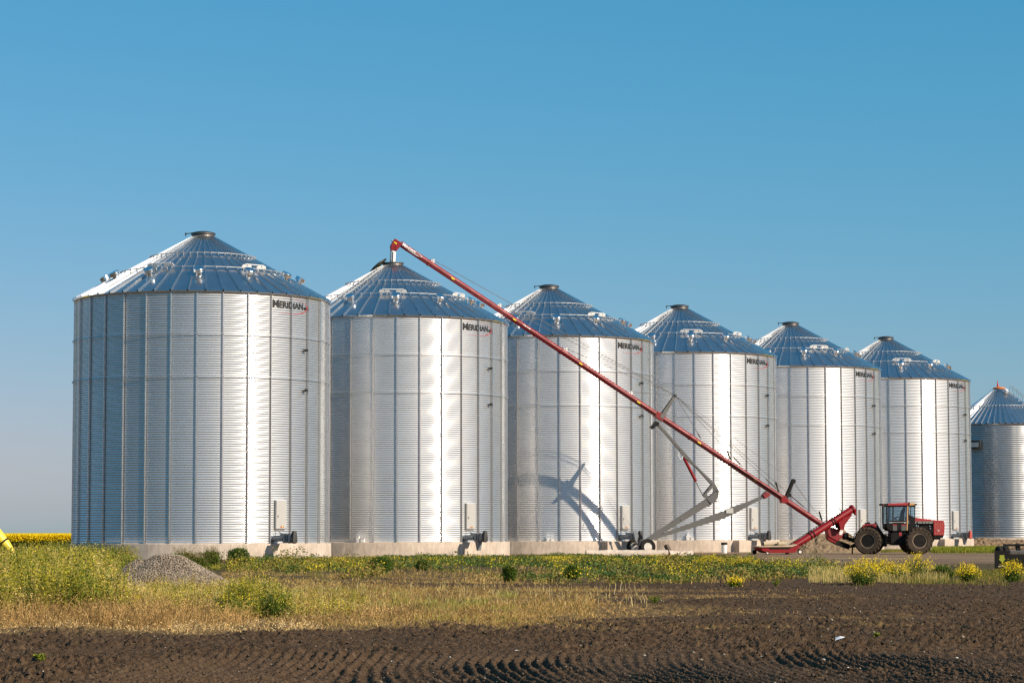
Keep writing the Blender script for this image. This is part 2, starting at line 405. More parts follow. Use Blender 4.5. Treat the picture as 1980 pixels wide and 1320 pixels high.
# ------------------------------------------------------------------ grain bins
R, H, PAD = 7.315, 13.936, 0.87
BIN1 = Vector((-18.029, 146.55)); STEP = Vector((sin(.5741266), cos(.5741266)))*19.026
RISE, RCAP, REAVE = 3.80, 0.66, R+.13
SLOPE = math.atan2(RISE, REAVE-RCAP)
def pol(phi, r, z): return Vector((r*sin(RAD(phi)), -r*cos(RAD(phi)), z))

def corrugated(radius, height, n, seg, amp, name, mats, tilt=.004, bow=.0025, posts=32, ph0=-6.7):
    per = 8; rows = n*per+1
    z = np.linspace(0, height, rows); ph = np.linspace(0, 2*pi, seg, endpoint=False)
    zz, pp = np.meshgrid(z, ph, indexing='ij')
    q = (pp-RAD(ph0))/(2*pi/posts); cell = np.floor(q) % posts; fr = q-np.floor(q)
    sheet = np.floor(q/2) % (posts//2); frs = (q/2-np.floor(q/2))-.5
    ring = np.floor(zz/height*11.999)
    sk = (_hash(sheet, ring*0, 71)-.5)*2 + .12*(_hash(sheet, ring, 72)-.5)*2
    r = radius + amp*np.cos(2*pi*n*zz/height+pi) + bow*(1-np.cos(2*pi*fr))*(.3+1.2*_hash(cell, ring*0, 5)-.5) + tilt*sk*frs*(4*pi/posts)*radius
    V = np.stack([r*np.sin(pp), -r*np.cos(pp), zz], -1).reshape(-1, 3)
    I = np.arange(rows*seg).reshape(rows, seg); J = np.roll(I, -1, 1)
    Fq = np.stack([I[:-1], J[:-1], J[1:], I[1:]], -1).reshape(-1, 4)
    return np_mesh(name, V, Fq, mats, True)

def roof_mesh(name, n, ph0, reave, rcap, z0, z1, rib_h, rib_w, mats):
    m = MB(); nrm_r, nrm_z = sin(math.atan2(z1-z0, reave-rcap)), cos(math.atan2(z1-z0, reave-rcap))
    st = 360/n
    for k in range(n):
        a, b = ph0+k*st, ph0+(k+1)*st
        m.add([pol(a, reave, z0), pol(b, reave, z0), pol(b, rcap, z1), pol(a, rcap, z1)], [(0, 1, 2, 3)])
        m.add([pol(a, reave, z0), pol(b, reave, z0), pol(b, reave-.01, z0-.07), pol(a, reave-.01, z0-.07)], [(0, 3, 2, 1)])
        m.add([pol(a, reave-.01, z0-.07), pol(b, reave-.01, z0-.07), pol(b, R*reave/(R+.13)-.15, z0-.05), pol(a, R*reave/(R+.13)-.15, z0-.05)], [(0, 3, 2, 1)])
        er = Vector((sin(RAD(a)), -cos(RAD(a)), 0)); tg = Vector((cos(RAD(a)), sin(RAD(a)), 0)); nn = er*nrm_r + Vector((0, 0, nrm_z))
        P = []
        for r_, z_, wf, hf in ((reave+.02, z0-.012, 1, 1), (rcap, z1, .45, .6)):
            c = er*r_ + Vector((0, 0, z_))
            for sx, hh in ((-rib_w, -.01), (-rib_w*.62, rib_h*hf), (rib_w*.62, rib_h*hf), (rib_w, -.01)): P.append(c + tg*(sx*wf) + nn*hh)
        m.add(P, [(0, 4, 5, 1), (1, 5, 6, 2), (2, 6, 7, 3)], 0); m.add(P[:4], [(0, 1, 2, 3)], 1)  # dark face closes the open rib end, painting the shade inside it
    return m.mesh(name, mats, smooth=0)

def ring_mesh(name, r, z, tr, m, n=96, sec=6):
    V = []; Fq = []
    for i in range(n):
        a = 2*pi*i/n
        for j in range(sec):
            b = 2*pi*j/sec; rr = r+tr*cos(b); V.append((rr*sin(a), -rr*cos(a), z+tr*sin(b)))
    for i in range(n):
        for j in range(sec):
            Fq.append((i*sec+j, ((i+1) % n)*sec+j, ((i+1) % n)*sec+(j+1) % sec, i*sec+(j+1) % sec))
    return np_mesh(name, V, Fq, m, True)

def hoop_mesh(name, r, n, ph0, z, lift, m):
    """polygonal roof hoop of pipe pieces that runs over the ribs on small clips"""
    b = MB(); st = 360/n
    for k in range(n):
        b.tube(pol(ph0+k*st, r, z+lift), pol(ph0+(k+1)*st, r, z+lift), .026, n=6)
        b.bar(pol(ph0+k*st, r+.02, z-.02), pol(ph0+k*st, r+.02, z+lift+.05), .07, .05)
    return b.mesh(name, m)

BM = {}
BM['wall'] = corrugated(R, H, 107, 192, .0145, 'wall', M['wall'])
BM['roof'] = roof_mesh('roof', 48, .75, REAVE, RCAP, H+.04, H+.04+RISE, .105, .05, [M['roof'], M['dkmetal']])
def stiff_mesh():
    b = MB(); z0, z1 = 0.0, H-.06
    prof = [(-.07, .012), (-.027, .012), (-.021, .095), (.021, .095), (.027, .012), (.07, .012)]
    for (a0, d0), (a1, d1) in zip(prof[:-1], prof[1:]):
        b.add([(a0, -R-d0-.010, z0), (a1, -R-d1-.010, z0), (a1, -R-d1-.010, z1), (a0, -R-d0-.010, z1)], [(0, 1, 2, 3)])
    me = b.mesh('stiffener', M['stiff'], smooth=0); return me
BM['stiff'] = stiff_mesh()
BM['ring'] = ring_mesh('wind_ring', R+.13, 0, .021, M['hoop'])
zr = lambda r: H+.04+RISE*(REAVE-r)/(REAVE-RCAP)
BM['hoop_low'] = hoop_mesh('roof_hoop', 4.80, 48, .75, zr(4.80), .14, M['hoop'])
BM['hoop_high'] = hoop_mesh('roof_hoop', 3.05, 48, .75, zr(3.05), .14, M['hoop'])
def vent_mesh():
    b = MB()   # along local z = roof normal
    b.lathe([(.24, -.06), (.18, .08), (.18, .22)], (0, 0, 0), (0, 0, 1), 24)
    b.lathe([(.27, .20), (.30, .22), (.30, .41), (.28, .43)], (0, 0, 0), (0, 0, 1), 28)
    return b.mesh('roof_vent', M['vent'], 40)
BM['vent'] = vent_mesh()
def step_mesh():
    b = MB()   # x along the eave, z up the roof normal
    b.box((0, 0, .30), (1.35, .05, .04))
    for s in (-1, 1):
        for q in (.36, .70):
            x = s*q
            b.prism([(x-.19, 0, .10), (x+.19, 0, .10), (x+.11, 0, .27), (x-.11, 0, .27)], (0, .03, 0))
            b.box((x, 0, .05), (.05, .05, .2))
    return b.mesh('roof_step', M['white'], 0)
BM['step'] = step_mesh()
def ladder_mesh():
    b = MB(); r0, r1 = 5.2, 1.3
    for s in (-.2, .2):
        pts = []
        for k in range(14):
            r_ = r0+(r1-r0)*k/13
            pts.append(Vector((s, -r_, zr(r_)+.16)))
        b.path(pts, .022, 6)
    for k in range(15):
        r_ = r0+(r1-r0)*(k+.5)/15
        b.tube((-.2, -r_, zr(r_)+.16), (.2, -r_, zr(r_)+.16), .018, n=6)
        b.tube((-.2, -r_, zr(r_)+.0), (-.2, -r_, zr(r_)+.16), .018, n=6); b.tube((.2, -r_, zr(r_)+.0), (.2, -r_, zr(r_)+.16), .018, n=6)
    return b.mesh('roof_ladder', M['hoop'])
BM['ladder'] = ladder_mesh()
def collar_mesh():
    b = MB(); b.lathe([(RCAP+.03, -.03), (RCAP, .03), (RCAP, .15), (RCAP+.06, .17), (RCAP+.06, .21), (RCAP-.05, .21), (RCAP-.05, .0)], (0, 0, zr(RCAP)), (0, 0, 1), 48)
    return b.mesh('peak_collar', M['lidmetal'], 40)
BM['collar'] = collar_mesh()
def lid_mesh():
    b = MB(); b.lathe([(RCAP+.05, 0), (RCAP+.05, .05), (RCAP*.6, .13), (.05, .16), (.0, .16)], (0, 0, 0), (0, 0, 1), 40)
    b.bar((-RCAP-.42, 0, .02), (-.2, 0, .08), .06, .05); b.bar((-RCAP-.36, 0, -.14), (-RCAP-.36, 0, .08), .05, .05)
    return b.mesh('peak_lid', M['dkmetal'], 40)
BM['lid'] = lid_mesh()
def door_meshes():
    b = MB(); d = R+.05
    b.box((0, -d-.02, 0), (.76, .15, 1.60)); frame = b.mesh('access_door', M['door'], 0, bevel=.012)
    b = MB(); y = -d-.095   # cross-broken front sheet: two triangles meeting at a shallow diagonal fold
    x0, x1, z0, z1 = -.35, .35, -.77, .77
    b.add([(x0, y-.008, z0), (x1, y-.002, z0), (x1, y-.024, z1), (x0, y-.030, z1)], [(0, 1, 3), (1, 2, 3)])
    b.add([(x0, y-.008, z0), (x0, y-.030, z1), (x1, y-.024, z1), (x1, y-.002, z0), (x0, y+.02, z0), (x0, y+.02, z1), (x1, y+.02, z1), (x1, y+.02, z0)],
          [(0, 1, 5, 4), (1, 2, 6, 5), (2, 3, 7, 6), (3, 0, 4, 7)])
    panel = b.mesh('door_panel', M['door'], 0)
    b = MB(); b.tube((-.24, y-.02, -.05), (-.24, y-.07, -.05), .035); b.bar((-.24, y-.06, -.05), (-.24, y-.06, -.16), .03, .03); hand = b.mesh('handle', M['hoop'])
    b = MB(); b.box((-.01, y-.012, -.69), (.09, .006, .08)); b.box((.07, y-.012, -.69), (.05, .006, .08), mi=1); b.box((.13, y-.010, -.69), (.05, .006, .08)); lab = b.mesh('warning_label', [M['logored'], M['yellow']], 0)
    return frame, panel, hand, lab
BM['door'], BM['door_panel'], BM['door_handle'], BM['door_label'] = door_meshes()
def sensor_mesh():
    b = MB(); b.tube((0, -R, 0), (0, -R-.16, 0), .07, .07, 12); b.box((-.02, -R-.19, 0), (.19, .10, .15)); b.tube((-.11, -R-.16, 0), (-.20, -R-.12, -.03), .03, n=8)
    return b.mesh('level_sensor', M['dkmetal'])
BM['sensor'] = sensor_mesh()
def logo_meshes():
    """lettering and swoosh wrapped round the wall; text runs from 38.95 degrees to about 58 degrees"""
    bm, wd = text_bm('MERIDIAN', .36, 5, .010)
    a0, arc = 39.0, 18.6; rr = R+.030
    for v in bm.verts:
        ph = RAD(a0 + v.co.x/wd*arc); v.co = Vector((rr*sin(ph), -rr*cos(ph), 13.20+v.co.y))
    me = bpy.data.meshes.new('logo_lettering'); bm.to_mesh(me); bm.free(); me.materials.append(M['black'])
    b = MB(); pts = []
    for k in range(61):   # oval open on the left: thin at the tails, thick at the lower right
        t = RAD(-118+205*k/60); w_ = .008+.034*max(0, cos(t+.5))**2
        cx, cz = 51.0, 13.36
        for s in (-1, 1):
            ex = cx+(9.3+s*w_*4.4)*cos(t); ez = cz+(.40+s*w_*.5)*sin(t)-.05
            if t < -pi/2: ex = cx-(t+pi/2)*-17.0; ez = cz-.05-(.40+s*w_*.5)
            pts.append(Vector(((rr+.002)*sin(RAD(ex)), -(rr+.002)*cos(RAD(ex)), ez)))
    b.add(pts, [(2*k, 2*k+1, 2*k+3, 2*k+2) for k in range(60)])
    sw = b.mesh('logo_swoosh', M['logored'], 0)
    b = MB()   # the small star where the oval closes
    for q in range(3):
        t = q*pi/3
        dx, dz = cos(t), sin(t)
        P = [Vector((s*.14*dx - u*.025*dz, 0, s*.10*dz + u*.03*dx)) for s, u in ((-1, -1), (1, -1), (1, 1), (-1, 1))]
        b.add([pol(58.9+p.x*7.6, rr+.003+q*.001, 13.27+p.z) for p in P], [(0, 1, 2, 3)])
    st = b.mesh('logo_star', M['black'], 0)
    return me, sw, st
BM['logo'], BM['swoosh'], BM['star'] = logo_meshes()
def powerhead_meshes(guard_mat):
    """radial unload auger leaving the wall at 40 degrees: local x = outwards"""
    b = MB(); b.tube((R-.05, 0, .27), (R+2.0, 0, .27), .15, n=20); b.lathe([(.20, 0), (.20, .04)], (R+.04, 0, .27), (1, 0, 0), 20); b.lathe([(.20, 0), (.20, .04)], (R+1.1, 0, .27), (1, 0, 0), 20)
    b.box((R+.75, .30, .34), (.75, .26, .26)); b.tube((R+.35, .30, .36), (R+1.15, .30, .36), .15, n=16); b.box((R+.55, .30, .52), (.22, .18, .12))
    b.tube((R+.2, -.08, .42), (R+1.2, -.02, .44), .025, n=8); b.path([(R+.1, .2, .8), (R+.35, .25, .6), (R+.55, .3, .55)], .02, 6)
    tube = b.mesh('unload_auger', M['greymotor'])
    b = MB(); b.box((R+1.45, 0, .27), (.42, .40, .46)); b.box((R+1.45, 0, .53), (.5, .48, .05)); b.box((R+1.82, 0, .33), (.22, .36, .50)); b.box((R+1.45, -.24, .30), (.12, .05, .3))
    gb = b.mesh('gearbox', M['greymotor'], bevel=.01)
    b = MB(); prof = []
    for k in range(25):
        t = pi*k/12
        r_ = .105 if sin(t) > 0 else .165
        prof.append((R+2.06, r_*cos(t), (.62 if sin(t) > 0 else .17)+r_*sin(t)))
    b.prism(prof[:-1], (.20, 0, 0)); gd = b.mesh('belt_guard', guard_mat, bevel=.02)
    b = MB(); b.bar((R+1.45, 0, .10), (R+1.45, 0, -.50), .34, .34, (1, 0, 0), 0, .18, .18); sp = b.mesh('discharge_boot', M['greymotor'], 0)
    return tube, gb, gd, sp
BM['unload'], BM['gearbox'], BM['guard'], BM['boot'] = powerhead_meshes(M['guard'])
_, _, BM['guard_red'], _ = powerhead_meshes(M['redguard'])

BIN_INFO = [
    ('largest-looking silver grain bin, nearest, behind the gravel pile', (-23.5, 45), False),
    ('silver grain bin being filled at its peak by the red auger, black lid tipped open', (2.7, 66), True),
    ('silver grain bin whose roof is crossed by the upper red auger tube', (-23, 44), True),
    ("silver grain bin directly behind the auger's grey folding undercarriage arms", (7, 65), True),
    ('silver grain bin behind the raised red hopper tube and the dirt heap', (23, 75), True),
    ('silver grain bin behind the tractor cab, red belt guard at its base', (8.6, 62), True)]
PAD_INFO = ['tall round concrete foundation under the nearest bin, behind the gravel pile and tall weeds',
            'round concrete foundation under the bin the auger is filling',
            'round concrete foundation behind the auger wheels, crossed by their shadows',
            'round concrete foundation behind the white pail with the black lid',
            'round concrete foundation behind the red hopper and the dirt heap',
            'round concrete foundation behind the tractor, with green grass in front']
def pad(i, c, label, r=R+.22, tongue=True):
    b = MB(); b.lathe([(r, -.3), (r, PAD-.015), (r-.015, PAD)], (0, 0, 0), (0, 0, 1), 72)
    if tongue:
        e = Vector((sin(RAD(37)), -cos(RAD(37)), 0)); s = Vector((cos(RAD(37)), sin(RAD(37)), 0)); rot = Matrix((s, e, Vector((0, 0, 1)))).transposed()
        b.box(e*(R-.3)+Vector((0, 0, PAD/2-.155)), (2.6, 2.1, PAD+.28), rot)
    o = b.build('concrete_foundation', M['concrete'], smooth=30); o.location = (c.x, c.y, 0)
    tag(o, label, 'foundation', 'concrete foundations under the bins'); return o

def roof_frame(phi, r):
    """matrix standing on the roof: x along the eave, y down the slope's outside, z the roof normal"""
    er = Vector((sin(RAD(phi)), -cos(RAD(phi)), 0)); tg = Vector((cos(RAD(phi)), sin(RAD(phi)), 0))
    nn = (er*sin(SLOPE)+Vector((0, 0, cos(SLOPE)))).normalized(); dn = nn.cross(tg)
    mt = Matrix((tg, dn, nn)).transposed().to_4x4(); mt.translation = er*r+Vector((0, 0, zr(r))); return mt

def grain_bin(i):
    c = BIN1+STEP*i; label, steps, ladder = BIN_INFO[i]
    t = thing('grain_bin', label, 'grain bin', (c.x, c.y, PAD), 0, 'six matching grain bins in a row')
    link('wall', BM['wall'], t); link('roof', BM['roof'], t)
    for k in range(32): link('stiffener', BM['stiff'], t, rotz=RAD(-6.7+11.25*k))
    for z in (.832*H, .664*H): link('wind_ring', BM['ring'], t, (0, 0, z))
    link('roof_hoop', BM['hoop_low'], t); link('roof_hoop', BM['hoop_high'], t)
    for k in range(12):
        o = link('roof_vent', BM['vent'], t); o.matrix_local = roof_frame(4.5+30*k, 5.50)
    for s in steps:
        o = link('roof_step', BM['step'], t); o.matrix_local = roof_frame(s, 4.62)
    if ladder: link('roof_ladder', BM['ladder'], t, rotz=RAD(-36.7))
    link('peak_collar', BM['collar'], t)
    lid = link('peak_lid', BM['lid'], t)
    if i == 1:
        lid.location = (-RCAP-.30, .1, zr(RCAP)+.02); lid.rotation_euler = (0, RAD(-40), 0); lid['label'] = 'black lid tipped open to the left'
    else: lid.location = (0, 0, zr(RCAP)+.21)
    d = link('access_door', BM['door'], t, (0, 0, 1.62), RAD(43.6))
    link('door_panel', BM['door_panel'], d); link('handle', BM['door_handle'], d); link('warning_label', BM['door_label'], d)
    for z in (10.9, 8.62): link('level_sensor', BM['sensor'], t, (0, 0, z), RAD(58.4))
    link('logo_lettering', BM['logo'], t); link('logo_swoosh', BM['swoosh'], t); link('logo_star', BM['star'], t)
    u = link('unload_auger', BM['unload'], t, rotz=RAD(40-90))
    link('gearbox', BM['gearbox'], u)
    if i: link('discharge_boot', BM['boot'], u)
    g = link('belt_guard', BM['guard_red' if i == 5 else 'guard'], u)
    if i == 5: g['label'] = 'faded red belt guard'
    pad(i, c, PAD_INFO[i], tongue=i > 1)
for i in range(6): grain_bin(i)

def small_bin():
    c = at(1936, 1000, 250); r, h = 5.15, 11.05
    t = thing('grain_bin', 'smaller grain bin without vertical posts, orange peak cap, at the right edge', 'grain bin', (c.x, c.y, PAD))
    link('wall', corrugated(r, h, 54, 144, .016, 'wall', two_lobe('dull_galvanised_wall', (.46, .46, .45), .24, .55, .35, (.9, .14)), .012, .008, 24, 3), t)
    global REAVE
    link('roof', roof_mesh('roof', 54, 2, r+.12, .55, h+.03, h+3.62, .10, .10, [M['roof'], M['dkmetal']]), t)
    z = h+.03+3.6*(r+.12-3.0)/(r+.12-.55); link('roof_hoop', hoop_mesh('roof_hoop', 3.0, 54, 2, z, .15, M['hoop']), t)
    b = MB(); b.lathe([(.58, 0), (.58, .10), (.62, .12), (.62, .2), (.25, .30), (0, .32)], (0, 0, h+3.58), (0, 0, 1), 32); cap = b.build('peak_cap', M['orange'], t)
    b = MB(); b.lathe([(.13, 0), (.05, .32), (.03, .62), (0, .64)], (-.12, 0, h+3.86), (-.1, 0, 1), 12); b.build('cap_handle', M['logored'], cap)
    b = MB(); b.path([(.25, -.9, h+3.05), (.3, -1.0, h+3.4), (.45, -1.25, h+3.45), (.5, -1.45, h+3.25)], .17, 14); b.build('roof_vent', M['white'], t)
    b = MB(); v = Vector((-4.55, -2.0, h+.3)); b.tube(v, v+Vector((0, 0, .6)), .27, n=18); b.tube(v+Vector((0, 0, .55)), v+Vector((.25, -.35, 1.0)), .36, .40, 18); b.build('gooseneck_vent', M['white'], t)
    b = MB(); p = pol(-38, r+.32, h-2.0); q = Matrix.Rotation(RAD(-30), 3, 'Z')
    b.box(p, (1.35, .42, .72), q); b.box(p+Vector((0, .2, .4)), (1.5, .5, .10), q); lamp = b.build('floodlight', M['dkmetal'], t, bevel=.04)
    b = MB(); b.box(p+q @ Vector((0, -.225, -.02)), (1.05, .03, .44), q); b.build('lamp_lens', M['glass'] if False else M['hoop'], lamp)
    b = MB(); e = pol(-57, r+.06, 0); b.tube(e, e+Vector((0, 0, h-2.2)), .06, n=8); b.path([e+Vector((0, 0, h-2.2)), pol(-50, r+.2, h-1.9), pol(-42, r+.2, h-2.0)], .05, 8); b.build('conduit', M['dkmetal'], t)
    b = MB(); rail = []
    for k in range(9):
        rr = 1.3+(4.9-1.3)*k/8; zz = h+3.62-3.6*(rr-.55)/(r+.12-.55)
        for s in (-.28, .28):
            q0 = pol(52, rr, zz)+Vector((cos(RAD(52)), sin(RAD(52)), 0))*s; b.tube(q0, q0+Vector((0, 0, .85)), .02, n=6); rail.append(q0+Vector((0, 0, .85)))
        b.tube(pol(52, rr, zz+.12)+Vector((cos(RAD(52)), sin(RAD(52)), 0))*.28, pol(52, rr, zz+.12)-Vector((cos(RAD(52)), sin(RAD(52)), 0))*.28, .02, n=6)
    b.path(rail[0::2], .022, 6); b.path(rail[1::2], .022, 6); b.build('roof_ladder', M['hoop'], t)
    o = pad(6, c, 'low concrete foundation under the smaller bin at the right edge, behind a dirt bank', r+.2, False)
small_bin()

# ------------------------------------------------------------------ transport auger
def wheel(parent, c, axis, r, wd, rim_r, mrim, mtyre, lugs=0, name='wheel', dish=.5, lip=None, lug_h=.05, hub=True):
    """tyre of revolution (with tread lugs for tractor tyres) + rim, both under one wheel"""
    c = Vector(c); ax = Vector(axis).normalized()
    w_ = link(name, None, parent, c)
    b = MB(); h = wd/2
    prof = [(rim_r, -h*.72), (rim_r+.03*r, -h*.92), (rim_r+.35*(r-rim_r), -h), (r-.16*(r-rim_r), -h*.96), (r-.03*r, -h*.72), (r, -h*.3),
            (r, h*.3), (r-.03*r, h*.72), (r-.16*(r-rim_r), h*.96), (rim_r+.35*(r-rim_r), h), (rim_r+.03*r, h*.92), (rim_r, h*.72)]
    b.lathe(prof, (0, 0, 0), ax, 48, closed=True)
    x, y, d = frame_of(ax)
    for k in range(lugs):
        for sgn in (-1, 1):
            t0 = 2*pi*(k+(.25 if sgn > 0 else -.25))/lugs; P = []
            for (tt, hh, rr) in ((t0, .02*sgn, r-.01), (t0+.20, .80*h*sgn, r-.03), (t0+.26, 1.0*h*sgn, r-.13*r)):
                e = x*cos(tt)+y*sin(tt); P.append((e, hh, rr))
            for (e0, h0, r0), (e1, h1, r1) in zip(P[:-1], P[1:]):
                b.bar(e0*(r0-.0)+d*h0, e1*(r1-.0)+d*h1, .075, lug_h*2, tuple((e0+e1).normalized()))
    b.build('tyre', mtyre, w_, 35)
    b = MB(); q = rim_r
    for s in (-1, 1):
        b.lathe([(q+.015, s*h*.74), (q-.03, s*h*.78), (q-.05, s*h*.6), (q*.80, s*h*(.6-dish)), (q*.32, s*h*(.5-dish)), (q*.28, s*h*(.75-dish)), (0.0, s*h*(.78-dish))], (0, 0, 0), ax, 36)
    for k in range(8):
        t = 2*pi*k/8; e = x*cos(t)+y*sin(t)
        for s in (-1, 1): b.tube(e*q*.24+d*(s*h*(.74-dish)), e*q*.24+d*(s*h*(.86-dish)), q*.03, n=6)
    rim = b.build('rim', mrim, w_, 30)
    if lip:
        b = MB()
        for s in (-1, 1): b.lathe([(q+.02, s*h*.76), (q+.02, s*h*.82), (q-.035, s*h*.82), (q-.035, s*h*.76)], (0, 0, 0), ax, 40, closed=True)
        b.build('rim_lip', lip, w_, 30)
    return w_

def auger():
    A = at(775, 472, 163.0); B = at(1612, 1029, 170.0)
    ax = (B-A).normalized(); hz = Vector((ax.x, ax.y, 0)).normalized(); side = Vector((hz.y, -hz.x, 0)).normalized()   # side points towards the camera
    upn = side.cross(ax).normalized()
    if upn.z < 0: upn = -upn
    Lg = (B-A).length
    def ap(px, py, off=0.0):
        """point of the auger's own vertical plane seen at that pixel of the photo"""
        d = ray(px, py); k = (A-CAM).dot(side)/d.dot(side); return CAM+d*k+side*off
    def tx(px):   # distance along the tube for an x position
        lo, hi = -3.0, Lg+3
        for _ in range(40):
            m = (lo+hi)/2; P = A+ax*m-CAM
            if 990+F_PX*P.dot(RT)/P.dot(FWD) < px: lo = m
            else: hi = m
        return lo
    base = Vector((ap(1240, 1048).x, ap(1240, 1048).y, 0))
    t = thing('grain_auger', 'long red grain auger slanting from the tractor up to a bin peak', 'grain auger', base)
    inv = Matrix.Translation(-base)
    def bld(b, name, m, parent=None, smooth=35, bevel=0):
        me = b.mesh(name, m, smooth, bevel); me.transform(inv if parent is None or parent is t else inv); return link(name, me, parent or t)
    r = .185
    b = MB(); b.tube(A-ax*.05, B, r, n=28); tube = bld(b, 'main_tube', M['redpaint'])
    for px in (829, 1035, 1085, 1334, 1512):
        b = MB(); b.lathe([(r-.01, -.05), (r+.045, -.05), (r+.045, .05), (r-.01, .05)], A+ax*tx(px), ax, 28); bld(b, 'tube_flange', M['redworn'], tube)
    b = MB(); b.lathe([(r-.01, 0), (r+.02, 0), (r+.02, .03), (r-.01, .03)], A+ax*tx(787), ax, 28); bld(b, 'tube_flange', M['redworn'], tube)
    # cable lugs standing on top of the tube
    lug_px = (833, 962, 1090, 1216)
    for px in lug_px:
        b = MB(); p = A+ax*tx(px)+upn*(r-.02); b.prism([p-ax*.16, p+ax*.16, p+ax*.10+upn*.20, p-ax*.02+upn*.22], side*.08); b.tube(p+upn*.15+side*.08, p+upn*.15-side*.08, .05, n=10)
        bld(b, 'cable_lug', M['white'], tube)
    # thin seam running along the side of the tube
    b = MB(); sm = side*cos(RAD(8))-upn*sin(RAD(8)); b.bar(A+ax*.6+sm*(r+.004), B-ax*.4+sm*(r+.004), .018, .02); bld(b, 'hydraulic_line', M['armgrey'], tube)
    b = MB(); sn = side*.75-upn*.72; sn.normalize(); b.tube(A+ax*tx(1185)+sn*(r+.03), A+ax*tx(1500)+sn*(r+.03), .02, n=6); b.tube(A+ax*tx(1410)+side*(r+.03), A+ax*tx(1515)+side*(r+.03), .035, n=6); bld(b, 'hose_run', M['tractordark'], tube)
    for px in (875, 994, 1122, 1234, 1351, 1459):
        b = MB(); s = tx(px); e = (side*cos(RAD(-6))+upn*sin(RAD(-6)))
        b.box(A+ax*s+e*(r+.012), (.26, .012, .075), Matrix((ax, e, upn)).transposed()); bld(b, 'reflector', M['yellow'], tube, 0)
    def lettering(body, px0, px1, ht, name, elev):
        bm, wd = text_bm(body, ht, 8, ht*.02); s0, s1 = tx(px0), tx(px1); rr = r+.008
        for v in bm.verts:
            th = (v.co.y-ht*.55)/rr + RAD(elev); v.co = A+ax*(s0+(s1-s0)*v.co.x/wd)+(side*cos(th)+upn*sin(th))*rr
        me = bpy.data.meshes.new(name); bm.to_mesh(me); bm.free(); me.materials.append(M['lettering']); me.transform(inv); return link(name, me, tube)
    lettering('MERIDIAN', 777.5, 802, .185, 'lettering', 14)
    lettering('14-118', 1011, 1024, .13, 'lettering', 12)
    b = MB(); P = []
    for k in range(41):
        q = RAD(-170+250*k/40); w_ = .008+.02*max(0, cos(q+.6))
        for s_ in (-1, 1):
            x_ = 1.0*cos(q)*1.0+(s_*w_*.6*cos(q)); y_ = (.118+s_*w_)*sin(q)
            if q < -pi/2: x_ = (q+pi/2)*.9
            th = y_/(r+.01)+RAD(10); P.append(A+ax*((tx(777)+tx(809))/2+.15+x_*.72)+(side*cos(th)+upn*sin(th))*(r+.010))
    b.add(P, [(2*k, 2*k+1, 2*k+3, 2*k+2) for k in range(40)]); bld(b, 'logo_swoosh', M['lettering'], tube, 0)
    # discharge head: box elbow and white canvas sleeve
    b = MB()
    hp = [(763.2, 461.8), (776.5, 470.5), (772.0, 478.5), (765.3, 486.0), (755.3, 483.8), (755.5, 473.5)]
    b.prism([ap(*q) for q in hp], side*.42); head = bld(b, 'discharge_head', M['redpaint'], None, 0, .015)
    b = MB(); c = ap(760.3, 482.5); b.box(c, (.40, .46, .05)); b.box(c+Vector((0, 0, .16)), (.44, .44, .04)); bld(b, 'head_flange', M['redworn'], head, 0)
    b = MB(); c = ap(763.5, 470.6, .225); b.box(c, (.20, .02, .075), Matrix((ax, side, upn)).transposed()); bld(b, 'reflector', M['yellow'], head, 0)
    b = MB(); b.tube(ap(759.5, 467.5, .1), ap(756.8, 465, .1), .06, n=10); b.tube(ap(777, 471.5), ap(777.6, 471.9), .24, n=24); bld(b, 'head_bearing', M['greymotor'], head)
    b = MB(); pr = []; top = ap(760.2, 483.5); bot = ap(758.9, 509.5)
    dn = (bot-top).length
    for k in range(15): pr.append((.185+.008*(k % 2)-.01*(k > 11), dn*k/14))
    b.lathe(pr, top, bot-top, 24); b.lathe([(.15, dn-.02), (.15, dn+.25)], top, bot-top, 20); sl_ = bld(b, 'canvas_sleeve', M['white'], None, 50)
    b = MB(); e = side*.98-hz*.2; b.bar(top+(bot-top)*.15+e*.19, top+(bot-top)*.97+e*.19, .05, .02, tuple(e)); bld(b, 'sleeve_seam', M['dkmetal'], sl_, 0)
    # upper cable mast and truss cables
    b = MB(); m0 = ap(1277, 808); m1 = ap(1305.5, 764)
    for s_ in (-.16, .16): b.bar(m0+side*s_*1.3, m1+side*s_*.6, .27, .08, tuple(side), 0, .17, .08)
    b.bar(m1-side*.22, m1+side*.22, .12, .14); b.bar(m0+(m1-m0)*.55-side*.15, m0+(m1-m0)*.55+side*.15, .08, .1); bld(b, 'cable_mast', M['armgrey'], None, 0)
    b = MB(); c = A+ax*tx(1275); b.box(c, (.62, .46, .42), Matrix((ax, side, upn)).transposed()); bld(b, 'mast_collar', M['redworn'], None, 0, .02)
    for px, rr in ((833, .013), (962, .010), (1090, .009), (1216, .008)):
        b = MB(); p = A+ax*tx(px)+upn*(r+.13)
        for s_ in (-.08, .08): b.tube(p+side*s_, m1+side*s_*1.6, rr*.8, n=6)
        bld(b, 'truss_cable', M['cable'])
    for px, dy in ((1352, -8), (1432, -13), (1506, -10), (1560, -8)):
        b = MB(); p = A+ax*tx(px)+upn*(r+.1)
        q = m1+(p-m1)*.86
        for s_ in (-.08, .08): b.tube(m1+side*s_, p+side*s_*.5, .008, n=6)
        b.tube(q, q+(p-q)*.75, .045, n=8); bld(b, 'truss_cable', M['cable'])
    b = MB(); p = ap(1533.5, 930)
    b.tube(ap(1306, 764), p, .010, n=6); b.tube(p, ap(1572, 985), .010, n=6); b.tube(p, ap(1588, 1003), .010, n=6); bld(b, 'truss_cable', M['cable'])
